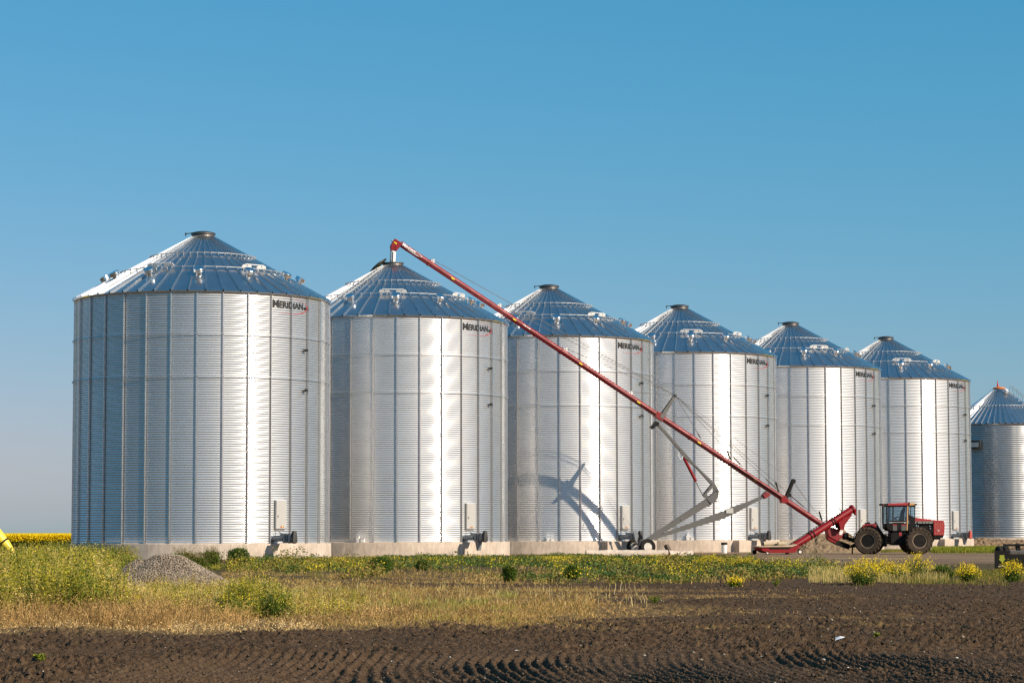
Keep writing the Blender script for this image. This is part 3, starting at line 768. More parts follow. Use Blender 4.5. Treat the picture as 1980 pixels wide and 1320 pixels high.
    for px in (1408, 1502, 1586):
        b = MB(); p = A+ax*tx(px)+upn*(r+.05); b.bar(p+upn*.42-ax*.50, p, .09, .07, tuple(side)); bld(b, 'turnbuckle', M['tractordark'], tube, 0)
    # rear post with winch
    b = MB(); m0 = ap(1516.5, 970); m1 = ap(1534.5, 926)
    for s_ in (-.12, .12): b.bar(m0+side*s_, m1+side*s_, .22, .07, tuple(side), 0, .15, .06)
    for k in (.25, .45, .62, .78): b.bar(m0+(m1-m0)*k-side*.13, m0+(m1-m0)*k+side*.13, .09, .2)
    b.lathe([(.10, -.15), (.15, -.12), (.15, .12), (.10, .15)], ap(1533.8, 930), side, 16); b.box(ap(1525.5, 957), (.3, .3, .2)); bld(b, 'winch_post', M['tractordark'], None, 0)
    b = MB(); b.prism([ap(*q) for q in ((1508, 962), (1516, 958), (1523, 966), (1520, 972), (1510, 972))], side*.5); bld(b, 'post_bracket', M['redpaint'], None, 0, .02)
    # scissor undercarriage: grey box-section arms
    axle = ap(1239, 1051.5); axd = side
    b = MB(); b.prism([ap(*q) for q in ((1243, 1045), (1251, 1048), (1371.5, 975.5), (1364.0, 964.8))], side*.30); b.tube(ap(1316, 1004.3, .14), ap(1316, 1004.3, .17), .09, n=16)
    knee = bld(b, 'lower_lift_arm', M['armgrey'], None, 0, .012)
    b = MB(); b.prism([ap(*q) for q in ((1364.5, 964.2), (1383.5, 948.5), (1388.5, 950), (1386.5, 962.5), (1374, 974.5))], side*.36); b.bar(ap(1364, 965), ap(1374, 975), .42, .10, tuple(side)); b.box(ap(1382, 968.5, .15), (.2, .1, .12)); bld(b, 'knee_block', M['armgrey'], knee, 0, .012)
    b = MB()
    for off in (-.2, .2):
        loop = [(1376, 935.5), (1380, 934.5), (1388.3, 949.3), (1385.5, 950.5), (1378, 940.5), (1364, 955.3), (1368.8, 959.5), (1364.6, 963.3), (1358.6, 956.5)]
        b.prism([ap(*q, off) for q in loop], side*.06)
    bld(b, 'knee_link', M['armgrey'], None, 0)
    b = MB(); b.prism([ap(*q) for q in ((1268.6, 819.5), (1272.5, 818), (1300, 848), (1321, 872), (1348, 902.5), (1380.5, 933.5), (1375.5, 937.5), (1345, 903.5), (1322, 884), (1314, 872))], side*.26)
    b.tube(ap(1314.5, 868.5, .12), ap(1314.5, 868.5, .16), .06, n=12); bld(b, 'upper_lift_arm', M['armgrey'], None, 0, .01)
    b = MB(); b.path([ap(1312, 874, .1), ap(1311, 882, .15), ap(1314, 887, .15), ap(1318, 886, .15), ap(1320, 881, .1)], .022, 6); bld(b, 'hydraulic_hose', M['white'])
    b = MB(); c0, c1 = ap(1321, 882), ap(1345.5, 930); c2 = ap(1359.5, 957)
    b.tube(c0, c1, .105, n=16); cyl = bld(b, 'lift_cylinder', M['redpaint'])
    b = MB(); b.tube(c1, c2, .06, n=12); bld(b, 'cylinder_rod', M['chrome'], cyl)
    b = MB(); b.prism([ap(*q) for q in ((1266.5, 814.5), (1273, 816.5), (1272, 824), (1266, 823), (1262, 829.5), (1257.5, 826), (1262.5, 820.5))], side*.45); bld(b, 'lift_collar', M['tractordark'], None, 0)
    b = MB(); b.prism([ap(*q) for q in ((1245, 1044), (1262, 1038), (1330, 1013), (1395, 989), (1412, 981), (1450, 968), (1473, 958.5), (1475.5, 962.5), (1452, 974.5), (1422, 991), (1400, 1002), (1335, 1021), (1262, 1042.5), (1248, 1050))], side*.32)
    low = bld(b, 'lower_arm', M['armgrey'], None, 0, .012)
    b = MB(); b.box(ap(1409, 987, .19), (.5, .06, .34), Matrix((hz, side, Vector((0, 0, 1)))).transposed()); bld(b, 'arm_clamp', M['door'], low, 0)
    b = MB(); b.prism([ap(*q) for q in ((1473, 957), (1480, 950), (1489, 956), (1478, 964))], side*.5); bld(b, 'arm_saddle', M['redworn'], None, 0)
    b = MB(); hw = 1.55
    b.bar(axle-side*(hw+.1), axle+side*(hw+.1), .16, .16); b.prism([ap(*q) for q in ((1235, 1054), (1240, 1043), (1252, 1041), (1254, 1050), (1246, 1056))], side*.6); bld(b, 'axle', M['armgrey'], None, 0)
    b = MB(); b.prism([ap(*q, -.9) for q in ((1231.5, 1025), (1237.5, 1023.8), (1242, 1035), (1240, 1044), (1236, 1046))], side*.12); b.bar(ap(1232, 1030, -.9), ap(1240, 1050, -.9), .05, .08); bld(b, 'jack_stand', M['greymotor'], None, 0)
    for s_ in (-hw, hw):
        c = axle+side*s_; c.z = .525
        wheel(t, c-base, side, .525, .34, .275, M['rimwhite'], M['rubberdk'], 0, 'wheel', .35)
    # lower boot, gearbox and hitch to the tractor
    b = MB(); b.prism([ap(*q) for q in ((1594, 1016), (1622, 1024), (1629, 1027), (1625, 1040), (1616, 1046), (1600, 1037))], side*.62); boot = bld(b, 'intake_boot', M['redworn'], None, 0, .03)
    b = MB(); b.box(ap(1622.2, 1029.5, .33), (.20, .02, .28), Matrix((hz, side, Vector((0, 0, 1)))).transposed()); b.box(ap(1625.3, 1027.5, .33), (.09, .02, .22), Matrix((hz, side, Vector((0, 0, 1)))).transposed()); bld(b, 'instruction_plate', M['white'], boot, 0)
    b = MB(); b.prism([ap(*q) for q in ((1598, 1036), (1616, 1046), (1612, 1049.5), (1600, 1043))], side*.5); bld(b, 'boot_chute', M['redpaint'], None, 0)
    b = MB(); b.bar(ap(1612, 1046), ap(1642, 1057), .34, .16, tuple(side)); b.bar(ap(1640, 1057), ap(1664, 1055), .2, .12); b.bar(ap(1626, 1036), ap(1650, 1047), .09, .09)
    b.tube(ap(1628, 1036), ap(1662, 1046), .08, n=12); b.path([ap(1628, 1030, .2), ap(1638, 1033, .3), ap(1650, 1040, .3), ap(1660, 1046, .2)], .025, 6); b.path([ap(1626, 1034, .1), ap(1636, 1045, .2), ap(1650, 1046, .2), ap(1664, 1044, .2)], .025, 6)
    b.bar(ap(1648, 1056), ap(1648, 1071.2), .10, .08); b.bar(ap(1644, 1071.2), ap(1652, 1071.2), .22, .04)
    bld(b, 'hitch_frame', M['tractordark'], None, 0)
    b = MB(); b.prism([ap(*q) for q in ((1630, 1031), (1638, 1029), (1639, 1040), (1631, 1043))], side*.5); bld(b, 'gearbox', M['tractordark'], None, 0, .03)
    # swing hopper: its own inclined tube on the camera side, low pan on castors
    o = 1.15
    s0, s1 = ap(1519, 1058.5, o), ap(1642.5, 984.2, .55); sd = (s1-s0).normalized(); sv = side.cross(sd).normalized(); sv = sv if sv.z > 0 else -sv
    b = MB(); b.tube(s0, s1, .235, n=28); sw = bld(b, 'swing_tube', M['redpaint'])
    b = MB(); b.lathe([(.235, -.06), (.30, -.06), (.30, .08), (.20, .12), (.0, .14)], s1, sd, 28); b.box(s1-sv*.28+sd*.02, (.08, .34, .34), Matrix((sd, side, sv)).transposed()); bld(b, 'end_plate', M['redpaint'], sw)
    b = MB()
    for f in (.30, .30+.05, .655, .69): b.lathe([(.23, -.03), (.27, -.03), (.27, .03), (.23, .03)], s0+(s1-s0)*f, sd, 28)
    b.tube(s0+sv*.27, s0+(s1-s0)*.62+sv*.30, .03, n=6); bld(b, 'tube_band', M['tractordark'], sw)
    b = MB(); top = ap(1611, 989, .9)
    lp = [top+Vector((.22*cos(k*pi/8), 0, .22*sin(k*pi/8))) for k in range(-3, 12)]; b.path([top+Vector((-.3, 0, -.35))]+lp+[top+Vector((-.12, 0, -.3))], .03, 6); bld(b, 'hydraulic_hose', M['rubberdk'], sw)
    b = MB(); b.path([ap(1541, 1045, 1.4), ap(1543.5, 1052, 1.5), ap(1541, 1059, 1.5), ap(1536, 1063.5, 1.3)], .025, 6); b.path([ap(1534, 1049, 1.4), ap(1537, 1055, 1.45), ap(1532, 1062, 1.3)], .025, 6); bld(b, 'hydraulic_hose', M['rubberdk'], sw)
    b = MB(); b.prism([ap(*q, .6) for q in ((1612.5, 1006.5), (1640.5, 993.5), (1625.5, 1014.5), (1623.5, 1024), (1617, 1024))], side*.42); bld(b, 'transfer_spout', M['redpaint'], None, 0, .02)
    b = MB(); b.prism([ap(*q, .45) for q in ((1609, 1008), (1615, 1008), (1622, 1024), (1613, 1021))], side*.3); bld(b, 'spout_bracket', M['tractordark'], None, 0)
    b = MB()   # low pan
    q = [(1453, 1056.5), (1508, 1056.2), (1516, 1053), (1524, 1050), (1528, 1057), (1518, 1067.5), (1469, 1068.2), (1456, 1064)]
    b.prism([ap(*p_, o) for p_ in q], side*1.5); pan = bld(b, 'hopper_pan', M['redpaint'], None, 0, .02)
    b = MB(); b.prism([ap(*p_, o) for p_ in ((1448.5, 1055.3), (1514, 1053.2), (1521, 1051), (1521, 1052.8), (1512, 1056.3), (1448.5, 1056.8))], side*1.7); bld(b, 'hopper_cover', M['canvas'], pan, 0)
    b = MB(); b.prism([ap(*p_, o+.76) for p_ in ((1469.5, 1058), (1506, 1057.5), (1509, 1060.5), (1469.5, 1061))], side*.03); bld(b, 'rubber_skirt', M['tractordark'], pan, 0)
    b = MB(); b.tube(ap(1467.5, 1050.5, .9), ap(1505, 1050.5, .9), .15, n=18); b.tube(ap(1492, 1050, 1.25), ap(1508, 1050, 1.25), .13, n=16); b.tube(ap(1466.9, 1050.5, .9), ap(1467.6, 1050.5, .9), .1, n=14, mi=1); bld(b, 'rolled_tarp', [M['canvas'], M['tractordark']], pan)
    b = MB(); b.tube(ap(1512.5, 1053, o), ap(1514.5, 1031, o), .012, n=6); b.tube(ap(1514.6, 1032.5, o), ap(1514.6, 1036, o), .05, n=10); bld(b, 'marker_rod', M['stripe'], pan)
    for px, off, rr, mr in ((1466, 1.85, .125, 'rimwhite'), (1453.5, .55, .15, 'rimdark'), (1529.5, 1.75, .175, 'rimwhite'), (1518, .4, .15, 'rimdark')):
        p = ap(px, 1066, off+.0); p.z = rr
        wheel(t, p-base, side, rr, .11, rr*.6, M[mr], M['rubberdk'], 0, 'castor', .1)
    return t
auger()

# ------------------------------------------------------------------ articulated tractor
def tractor():
    D = 169.3; S = D/F_PX      # metres per photo pixel at that distance
    o = at(1725, 1045, D); o.z = 0
    t = thing('tractor', 'red four wheel articulated tractor with black cab parked beside the dirt heap', 'tractor', o)
    X = lambda px: (px-1728)*S
    Z = lambda py: (1071.3-py)*S
    def half(ang):
        """transform for the front or rear frame: yaw about the articulation pin"""
        return Matrix.Rotation(RAD(ang), 4, 'Z')
    TF, TR = half(3), half(-13)
    def bld(b, name, m, T, parent=None, smooth=35, bevel=0):
        me = b.mesh(name, m, smooth, bevel); me.transform(T); return link(name, me, parent or t)
    # wheels
    for T, px in ((TF, 1773.5), (TR, 1684.5)):
        for s in (-1, 1):
            c = T @ Vector((X(px), s*1.08, .885)); d = T.to_3x3() @ Vector((0, s, 0))
            wheel(t, c, d, .885, .58, .47, M['rimdark'], M['rubber'], 20, 'wheel', .45, M['rimlip'], .045)
    Y = Vector((0, 1, 0))
    def sl(b, outline, y0, y1, mi=0):
        """side outline in photo pixels, extruded from y0 to y1"""
        b.prism([Vector((X(x), (y0+y1)/2, Z(y))) for x, y in outline], Vector((0, y1-y0, 0)), mi); return b
    # front frame: hood, engine bay, chassis
    b = sl(MB(), [(1768, 1001.2), (1806, 1005.3), (1826.3, 1007.6), (1828, 1016), (1826.5, 1035.3), (1806, 1035.3), (1806, 1009), (1767, 1008.6)], -.48, .48)
    hood = bld(b, 'hood', M['tractorred'], TF, None, 0, .03)
    b = sl(MB(), [(1766.5, 1008.2), (1806.5, 1008.2), (1806.5, 1013.6), (1766, 1013.6)], -.495, .495); bld(b, 'hood_stripe', M['tractordark'], TF, hood, 0)
    b = MB()
    for x0, x1 in ((1767.5, 1772.5), (1776, 1783), (1785, 1790), (1791.5, 1796), (1797, 1804)):
        for s in (-1, 1): b.box((X((x0+x1)/2), s*.497, Z(1011.2)), ((x1-x0)*S, .006, 1.3*S))
    b.box((X(1787), -.497, Z(1009)), (38*S, .006, .5*S)); bld(b, 'stripe_lettering', M['stripe'], TF, hood, 0)
    b = MB()
    for s in (-1, 1): b.prism([Vector((X(x), s*.484, Z(y))) for x, y in ((1812, 1024.5), (1815.5, 1025.6), (1819, 1024.5), (1815.5, 1028.2))], (0, .012, 0))
    bld(b, 'hood_emblem', M['stripe'], TF, hood, 0)
    b = MB()
    for i in range(5):
        for k in range(9):
            for s in (-1, 1): b.box((X(1809.5+i*3.4), s*.482, Z(1030.4+(k % 3)*1.5) if k < 3 else Z(1012.5+(k-3)*2.0)), (.035, .008, .022))
    bld(b, 'hood_louvre', M['tan'], TF, hood, 0)
    b = sl(MB(), [(1765, 1013.6), (1806, 1013.6), (1806, 1036), (1765, 1036)], -.40, .40); b.box((X(1788), -.44, Z(1020)), (.5, .1, .25)); b.tube((X(1772), -.47, Z(1019)), (X(1772), -.47, Z(1027)), .07, n=12)
    b.tube((X(1776), -.46, Z(1016)), (X(1779), -.46, Z(1024)), .05, n=10); b.box((X(1800), -.43, Z(1026)), (.3, .08, .3)); bld(b, 'engine_bay', M['tractordark'], TF, None, 0)
    b = MB(); b.lathe([(.07, 0), (.05, .03), (0, .035)], (X(1772.3), -.53, Z(1017)), (0, -1, 0), 12); b.lathe([(.06, 0), (.04, .03), (0, .035)], (X(1798.5), -.47, Z(1017.5)), (0, -1, 0), 12); b.lathe([(.06, 0), (.04, .03), (0, .035)], (X(1799.5), -.47, Z(1022)), (0, -1, 0), 12); b.path([(X(1774), -.5, Z(1022)), (X(1775.5), -.52, Z(1019)), (X(1776.5), -.5, Z(1016.5))], .03, 8)
    bld(b, 'filter_cap', M['chrome'], TF)
    b = sl(MB(), [(1806, 1035.3), (1826, 1035.3), (1824, 1040.5), (1806, 1040.5)], -.42, .42); sl(b, [(1806, 1040.5), (1820, 1040.5), (1820, 1043.5), (1806, 1043.5)], -.35, .35); bld(b, 'front_weight', M['tractordark'], TF, None, 0, .01)
    b = sl(MB(), [(1742, 1030), (1808, 1030), (1808, 1046), (1796, 1052), (1745, 1055)], -.36, .36); b.tube((X(1773.5), -1.0, .885), (X(1773.5), 1.0, .885), .17, n=16); bld(b, 'front_chassis', M['tractordark'], TF, None, 0)
    # cab
    b = sl(MB(), [(1713.5, 1012), (1768, 1012), (1768, 1022), (1764, 1026.5), (1719, 1026.5), (1713.5, 1021)], -.72, .72); cab = bld(b, 'cab_body', M['tractordark'], TF, None, 0, .03)
    b = MB()
    for x0, x1 in ((1725.5, 1733.5), (1742, 1752.5)): b.box((X((x0+x1)/2), -.725, Z(1015.4)), ((x1-x0)*S, .02, 1.9*S))
    bld(b, 'door_trim', M['tractorred'], TF, cab, 0)
    b = MB()
    for x0, x1 in ((1725.5, 1733.5), (1742, 1752.5)): b.box((X((x0+x1)/2), -.726, Z(1021.6)), ((x1-x0)*S, .02, 9.5*S))
    bld(b, 'kick_panel', M['armgrey'], TF, cab, 0)
    b = MB(); b.box((X(1735), -.73, Z(1010.3)), (34*S, .03, .7*S)); bld(b, 'sill_strip', M['stripe'], TF, cab, 0)
    b = MB()
    for y in (-.70, .70):
        b.bar((X(1714.5), y, Z(1013)), (X(1714.5), y*.94, Z(976)), .07, .09); b.bar((X(1725.8), y*1.01, Z(1012)), (X(1726.8), y*.96, Z(978)), .07, .07)
        b.bar((X(1754), y*1.01, Z(1026)), (X(1756), y*.95, Z(977)), .08, .10); b.bar((X(1768), y, Z(1012)), (X(1769.3), y*.92, Z(977)), .05, .05)
        b.bar((X(1714), y*.95, Z(979.3)), (X(1770), y*.95, Z(979.3)), .08, .10); b.bar((X(1726.5), y*1.01, Z(1008.3)), (X(1754), y*1.01, Z(1008.3)), .06, .10)
    for xx in (1714.5, 1769): b.bar((X(xx), -.66, Z(979.3)), (X(xx), .66, Z(979.3)), .07, .10)
    b.prism([Vector((X(x), -.69, Z(y))) for x, y in ((1756.5, 995.5), (1767.5, 1001), (1766.5, 1018), (1757.5, 1018))], (0, .04, 0)); bld(b, 'cab_frame', M['tractordark'], TF, cab, 0)
    b = MB(); b.bar((X(1752.8), -.745, Z(1026)), (X(1755.2), -.70, Z(979)), .05, .07); bld(b, 'door_pillar', M['tan'], TF, cab, 0)
    def pane(name, pts):
        b = MB(); P = [Vector(p) for p in pts]; n = (P[1]-P[0]).cross(P[2]-P[0]).normalized(); b.prism(P, n*.008); bld(b, name, M['glass'], TF, cab, 0)
    for s in (-1, 1):
        pane('window', [(X(1727.5), s*.69, Z(1007)), (X(1753), s*.69, Z(1007)), (X(1754.5), s*.66, Z(981)), (X(1728), s*.66, Z(981))])
        pane('window', [(X(1715.5), s*.685, Z(1011.5)), (X(1725), s*.69, Z(1011.5)), (X(1725.8), s*.655, Z(981)), (X(1715.5), s*.65, Z(981))])
        pane('window', [(X(1757), s*.685, Z(1005)), (X(1767), s*.685, Z(1005)), (X(1768.6), s*.64, Z(981)), (X(1757.5), s*.655, Z(981))])
    pane('windscreen', [(X(1768.4), -.66, Z(1009)), (X(1768.4), .66, Z(1009)), (X(1769.4), .61, Z(981)), (X(1769.4), -.61, Z(981))])
    pane('rear_window', [(X(1714.6), -.66, Z(1011)), (X(1714.6), .66, Z(1011)), (X(1714.6), .62, Z(981)), (X(1714.6), -.62, Z(981))])
    b = sl(MB(), [(1713, 978.5), (1714, 974.2), (1757, 972.8), (1758.5, 973), (1757, 978.3)], -.76, .76); roof = bld(b, 'cab_roof', M['tractorred'], TF, None, 0, .03)
    b = sl(MB(), [(1757.6, 978.3), (1759, 973.2), (1768.5, 973.5), (1770, 977.6)], -.74, .74); bld(b, 'roof_visor', M['tan'], TF, roof, 0, .02)
    b = sl(MB(), [(1754.4, 977.6), (1757.2, 972.4), (1759, 972.4), (1757.6, 977.6)], -.765, .765); bld(b, 'roof_band', M['tractordark'], TF, roof, 0)
    for s in (-1, 1):
        b = MB(); b.bar((X(1716), s*.72, Z(975.5)), (X(1709.5), s*.9, Z(976.4)), .10, .12); bld(b, 'work_light', M['tractordark'], TF, roof, 0)
        b = MB(); b.bar((X(1768), s*.7, Z(976)), (X(1772), s*.8, Z(976)), .06, .07); bld(b, 'work_light', M['tractordark'], TF, roof, 0)
    b = sl(MB(), [(1741, 1012), (1747, 988), (1752, 982), (1753, 986), (1750, 1000), (1749, 1012)], -.28, .28); sl(b, [(1733, 1012), (1750, 1012), (1750, 1007), (1733, 1008)], -.28, .28); b.tube((X(1757.5), 0, Z(1014)), (X(1754), 0, Z(1000)), .05, n=10); bld(b, 'seat', M['tractordark'], TF, cab, 0, .02)
    b = MB(); c = Vector((X(1735), .0, Z(1002)))
    b.lathe([(.21, -.02), (.235, 0), (.21, .02), (.19, 0)], c, (-.5, 0, 1), 24, closed=True); b.tube(c+Vector((.1, 0, -.3)), c, .03, n=8); bld(b, 'steering_wheel', M['rubberdk'], TF, cab)
    # middle: tank, steps
    b = sl(MB(), [(1724, 1026.5), (1752, 1026.5), (1750, 1054), (1728, 1054.5), (1722, 1048)], -.60, .60); sl(b, [(1710, 1036), (1726, 1036), (1726, 1048), (1710, 1048)], -.22, .22); tank = bld(b, 'fuel_tank', M['tractordark'], TF, None, 0, .03)
    b = MB(); b.box((X(1740.6), -.61, Z(1032.3)), (5.2*S, .02, 8*S)); bld(b, 'red_panel', M['tractorred'], TF, tank, 0)
    b = MB()
    for k in range(5): b.box((X(1716), -.78, Z(1032.5+k*5.2)), (11*S, .32, .04))
    for xx in (1710.8, 1721.2): b.box((X(xx), -.92, Z(1043)), (.03, .03, 23*S))
    b.tube((X(1716), -.62, Z(1034)), (X(1724), -.4, Z(1030)), .03, n=6); bld(b, 'step_ladder', M['tractordark'], TF, None, 0)
    # rear frame: fenders, chassis, hitch
    b = sl(MB(), [(1664, 1026), (1674, 1015.2), (1692, 1014.2), (1699, 1016), (1711, 1032), (1722, 1040), (1722, 1052), (1664, 1052)], -.40, .40); b.tube((X(1684.5), -1.0, .885), (X(1684.5), 1.0, .885), .17, n=16); b.tube((X(1714), 0, .5), (X(1714), 0, 1.3), .14, n=14); bld(b, 'rear_chassis', M['tractordark'], TR, None, 0, .02)
    b = sl(MB(), [(1673, 1023.5), (1673.5, 1015.2), (1680, 1013.4), (1697, 1012.6), (1699.5, 1015), (1699, 1020.5), (1690, 1016.8), (1678, 1017.5)], -.62, .62); fend = bld(b, 'rear_fender', M['tractorred'], TR, None, 0, .02)
    b = MB(); b.box((X(1684), -.3, Z(1011.6)), (.19, .2, .12)); b.box((X(1697.5), -.3, Z(1011.6)), (.12, .2, .12)); b.box((X(1678.5), -.1, Z(1012.4)), (.16, .2, .1)); bld(b, 'rear_lamp', M['tractordark'], TR, fend, 0)
    b = sl(MB(), [(1699, 1012.6), (1701, 1012.6), (1712, 1033), (1709.5, 1033)], -.60, -.52); bld(b, 'hand_rail', M['tractordark'], TR, None, 0)
    b = MB()
    for s in (-.42, .42):
        b.bar((X(1664), s, Z(1048)), (X(1650), s, Z(1056)), .08, .12); b.bar((X(1662), s, Z(1036)), (X(1652), s, Z(1049)), .06, .08)
        b.tube((X(1667), s*.5, Z(1038)), (X(1657), s*.4, Z(1046)), .04, n=8)
    b.box((X(1661), 0, Z(1046)), (.3, .9, .5)); b.path([(X(1664), -.3, Z(1034)), (X(1658), -.45, Z(1031)), (X(1655), -.45, Z(1040)), (X(1659), -.4, Z(1050))], .025, 6); bld(b, 'rear_hitch', M['tractordark'], TR, None, 0)
tractor()

# ------------------------------------------------------------------ small things near the bins
def culvert(px0, px1, py, Y, r, label, dark_hole, name='concrete_pipe', tilt=0):
    a, b_ = at(px0, py, Y), at(px1, py+tilt, Y+.6); a.z = r*.40; b_.z = r*.40
    b = MB(); d = (b_-a); n = 14; prof = []
    for k in range(n+1): prof.append((r*(.97+.06*math.sin(k*1.9)), d.length*k/n))
    prof += [(r*.72, d.length), (r*.70, 0)]
    b.lathe(prof, (0, 0, 0), d, 24, closed=True); me = b.mesh(name, M['concrete'], 50)
    for v in me.vertices:
        q = v.co; f = 1+.05*math.sin(q.x*3.1+q.z*9)+.04*math.sin(q.x*7.7+q.y*5); v.co = Vector((q.x, q.y*f, q.z*f))
    tag(link(name, me, None, a), label, 'pipe', 'broken concrete pipes lying in front of the bins')
culvert(1133, 1291, 1066, 158, .28, 'long pale concrete pipe lying right in front of the auger wheels', True, tilt=3)
culvert(1293, 1338, 1070.5, 158.5, .24, 'short broken concrete pipe at the right end of the long one', False, tilt=0)
def plank():
    a = at(1296, 1065, 160); b = MB(); a0 = Vector((a.x, a.y, 0.12)); b.bar(a0, a0+Vector((-.25, .2, .55)), .28, .22); b.bar(a0+Vector((.1, -.1, .05)), a0+Vector((.65, -.25, -.08)), .05, .05)
    tag(b.build('timber_block', mat('dark_weathered_wood', (.09, .065, .045), .9, noise=(9, .3)), None, 0, .02), 'dark weathered timber block leaning on the broken concrete pipes', 'timber')
plank()
def pail():
    c = at(1400.5, 1066, 176); c.z = 0
    t = thing('plastic_pail', 'tall white plastic pail with a black lid against the foundation', 'pail', c)
    b = MB(); b.lathe([(.17, 0), (.19, .02), (.205, .60), (.20, .62)], (0, 0, 0), (0, 0, 1), 28); b.build('pail_body', M['white'], t)
    b = MB(); b.lathe([(.20, .60), (.222, .61), (.222, .73), (.20, .76), (.0, .77)], (0, 0, 0), (0, 0, 1), 28); b.build('pail_lid', M['tractordark'], t)
pail()
def white_box(i, px, w_, h_, peak, label):
    c = BIN1+STEP*i; p = at(px, 1045, 150); az = math.atan2(p.x, p.y)
    # stand it on the foundation rim, on the line of sight's azimuth
    lo = None
    for k in range(4000):
        ph = -60+k*.03; q = pol(ph, R+.105, 0)+Vector((c.x, c.y, 0))
        if lo is None or abs(math.atan2(q.x, q.y)-az) < lo[0]: lo = (abs(math.atan2(q.x, q.y)-az), ph)
    ph = lo[1]; o = pol(ph, R+.125, PAD)+Vector((c.x, c.y, 0))
    t = thing('vent_box', label, 'vent box', o, RAD(ph))
    b = MB(); b.box((0, 0, h_/2), (w_, .16, h_)); b.box((0, -.085, h_*.45), (w_*.7, .015, h_*.5)); b.build('box_body', M['white'], t, 0, .01)
    b = MB()
    if peak: b.prism([(-w_*.6, 0, h_), (w_*.6, 0, h_), (w_*.15, 0, h_+.28), (-.02, 0, h_+.30)], (0, .18, 0))
    else: b.box((0, -.01, h_+.015), (w_*1.15, .2, .03))
    b.build('box_lid', M['white'], t, 0, .008)
white_box(1, 692, .20, .36, False, 'left small white box on the rim of the foundation of the bin being filled')
white_box(1, 701, .26, .24, False, 'right small white box on the rim of the foundation of the bin being filled')
white_box(2, 1059.5, .22, .28, False, 'left small white box on the foundation left of the pipe shadows')
white_box(2, 1067.5, .22, .20, False, 'right small white box on the foundation left of the pipe shadows')
white_box(3, 1330, .24, .22, True, 'small white box with a peaked lid below the grey lower arm')
white_box(3, 1338, .26, .19, False, 'flat white box right of the peaked one below the grey lower arm')

def implement():
    D = 90.0; S = D/F_PX; c = at(1925, 1106, D); c.z = 0
    t = thing('packer_implement', 'black farm implement with a green arrow on its end plate, at the right edge', 'implement', c)
    X = lambda px: (px-1925)*S
    Z = lambda py: (1028.6-py)*S+CAM_Z
    b = MB(); b.prism([(X(x), 0, Z(y)) for x, y in ((1923.5, 1065.5), (1927, 1065.5), (1953, 1065.5), (1953, 1104), (1923.5, 1105))], (0, .06, 0)); plate = b.build('end_plate', M['tractordark'], t, 0, .008)
    b = MB(); b.prism([(X(x), -.036, Z(y)) for x, y in ((1933, 1073.4), (1942, 1073.4), (1942, 1080.2), (1944.2, 1081.2), (1937.8, 1088.2), (1931, 1081.6), (1933, 1080.2))], (0, .01, 0)); b.build('green_arrow', M['arrow'], plate, 0)
    b = MB()
    for x in range(9): b.box((X(1930.5+x*1.7), -.036, Z(1095)), (1.1*S, .01, 1.8*S))
    b.build('plate_lettering', M['stripe'], plate, 0)
    for x0 in (1938, 1948):
        b = MB(); b.lathe([(.16, -.11), (.19, -.08), (.19, .08), (.16, .11)], (X(x0), .42, Z(1066.5)), (.9, .35, 0), 24); b.build('roller', M['rubberdk'], t)
    b = MB(); b.box((X(1998), .30, Z(1067.5)), (86*S, .3, 5.5*S)); b.build('cross_beam', M['armgrey'], t, 0, .02)
    b = MB(); b.box((X(1995), .7, Z(1054.5)), (90*S, .5, 4.2*S)); b.bar((X(1975), .7, Z(1054)), (X(1975), .4, Z(1068)), .14, .14); b.build('top_frame', M['tractordark'], t, 0, .01)
    b = MB(); b.box((X(1996), .34, Z(1088)), (86*S, .5, 33*S)); b.box((X(1945), .3, .09), (.5, .6, .18)); b.box((X(1955), .3, .35), (.16, .5, .7)); b.build('frame_body', M['tractordark'], t, 0, .02)
implement()
def chute():
    d_ = Vector((-.665, .05, .745)); p1 = at(25, 1068, 116)+d_*(-.62); p0 = p1+d_*4.6
    t = thing('yellow_chute', 'bright yellow machine chute slanting down into the weeds at the left edge', 'chute', p1)
    d = (p1-p0); L_ = d.length; b = MB(); b.lathe([(.30, -L_), (.27, -1.9), (.235, -1.2), (.13, -.62), (.11, -.2), (.05, 0)], (0, 0, 0), d, 32); b.build('chute_body', M['yellowpaint'], t)
    u = d.normalized(); b = MB(); b.lathe([(.245, -1.30), (.262, -1.30), (.255, -1.22), (.235, -1.22)], (0, 0, 0), d, 32, closed=True); b.build('black_strap', M['tractordark'], t)
    b = MB(); b.bar(-u*3.2, Vector((-u*3.2).to_tuple()[:2]+(-p1.z,)), .12, .12); b.build('support_leg', M['tractordark'], t, 0)
chute()
def litter_paper():
    c = on_ground(1624, 1252); b = MB()
    b.add([(-.07, -.03, .03), (.02, -.05, .06), (.075, .0, .075), (.05, .05, .05), (-.05, .04, .07), (0, 0, .085)], [(0, 1, 5), (1, 2, 5), (2, 3, 5), (3, 4, 5), (4, 0, 5)])
    b.add([(-.07, -.03, .026), (.02, -.05, .056), (.075, .0, .071), (.05, .05, .046), (-.05, .04, .066)], [(4, 3, 2, 1, 0)])
    c.z = float(relief(np.array([c.x]), np.array([c.y]))[0])+.03
    o = b.build('paper_scrap', M['paper'], None, 0); o.location = c; o.scale = (.95, .95, 1.0); tag(o, 'crumpled scrap of white paper on the dark tilled soil', 'litter')
litter_paper()

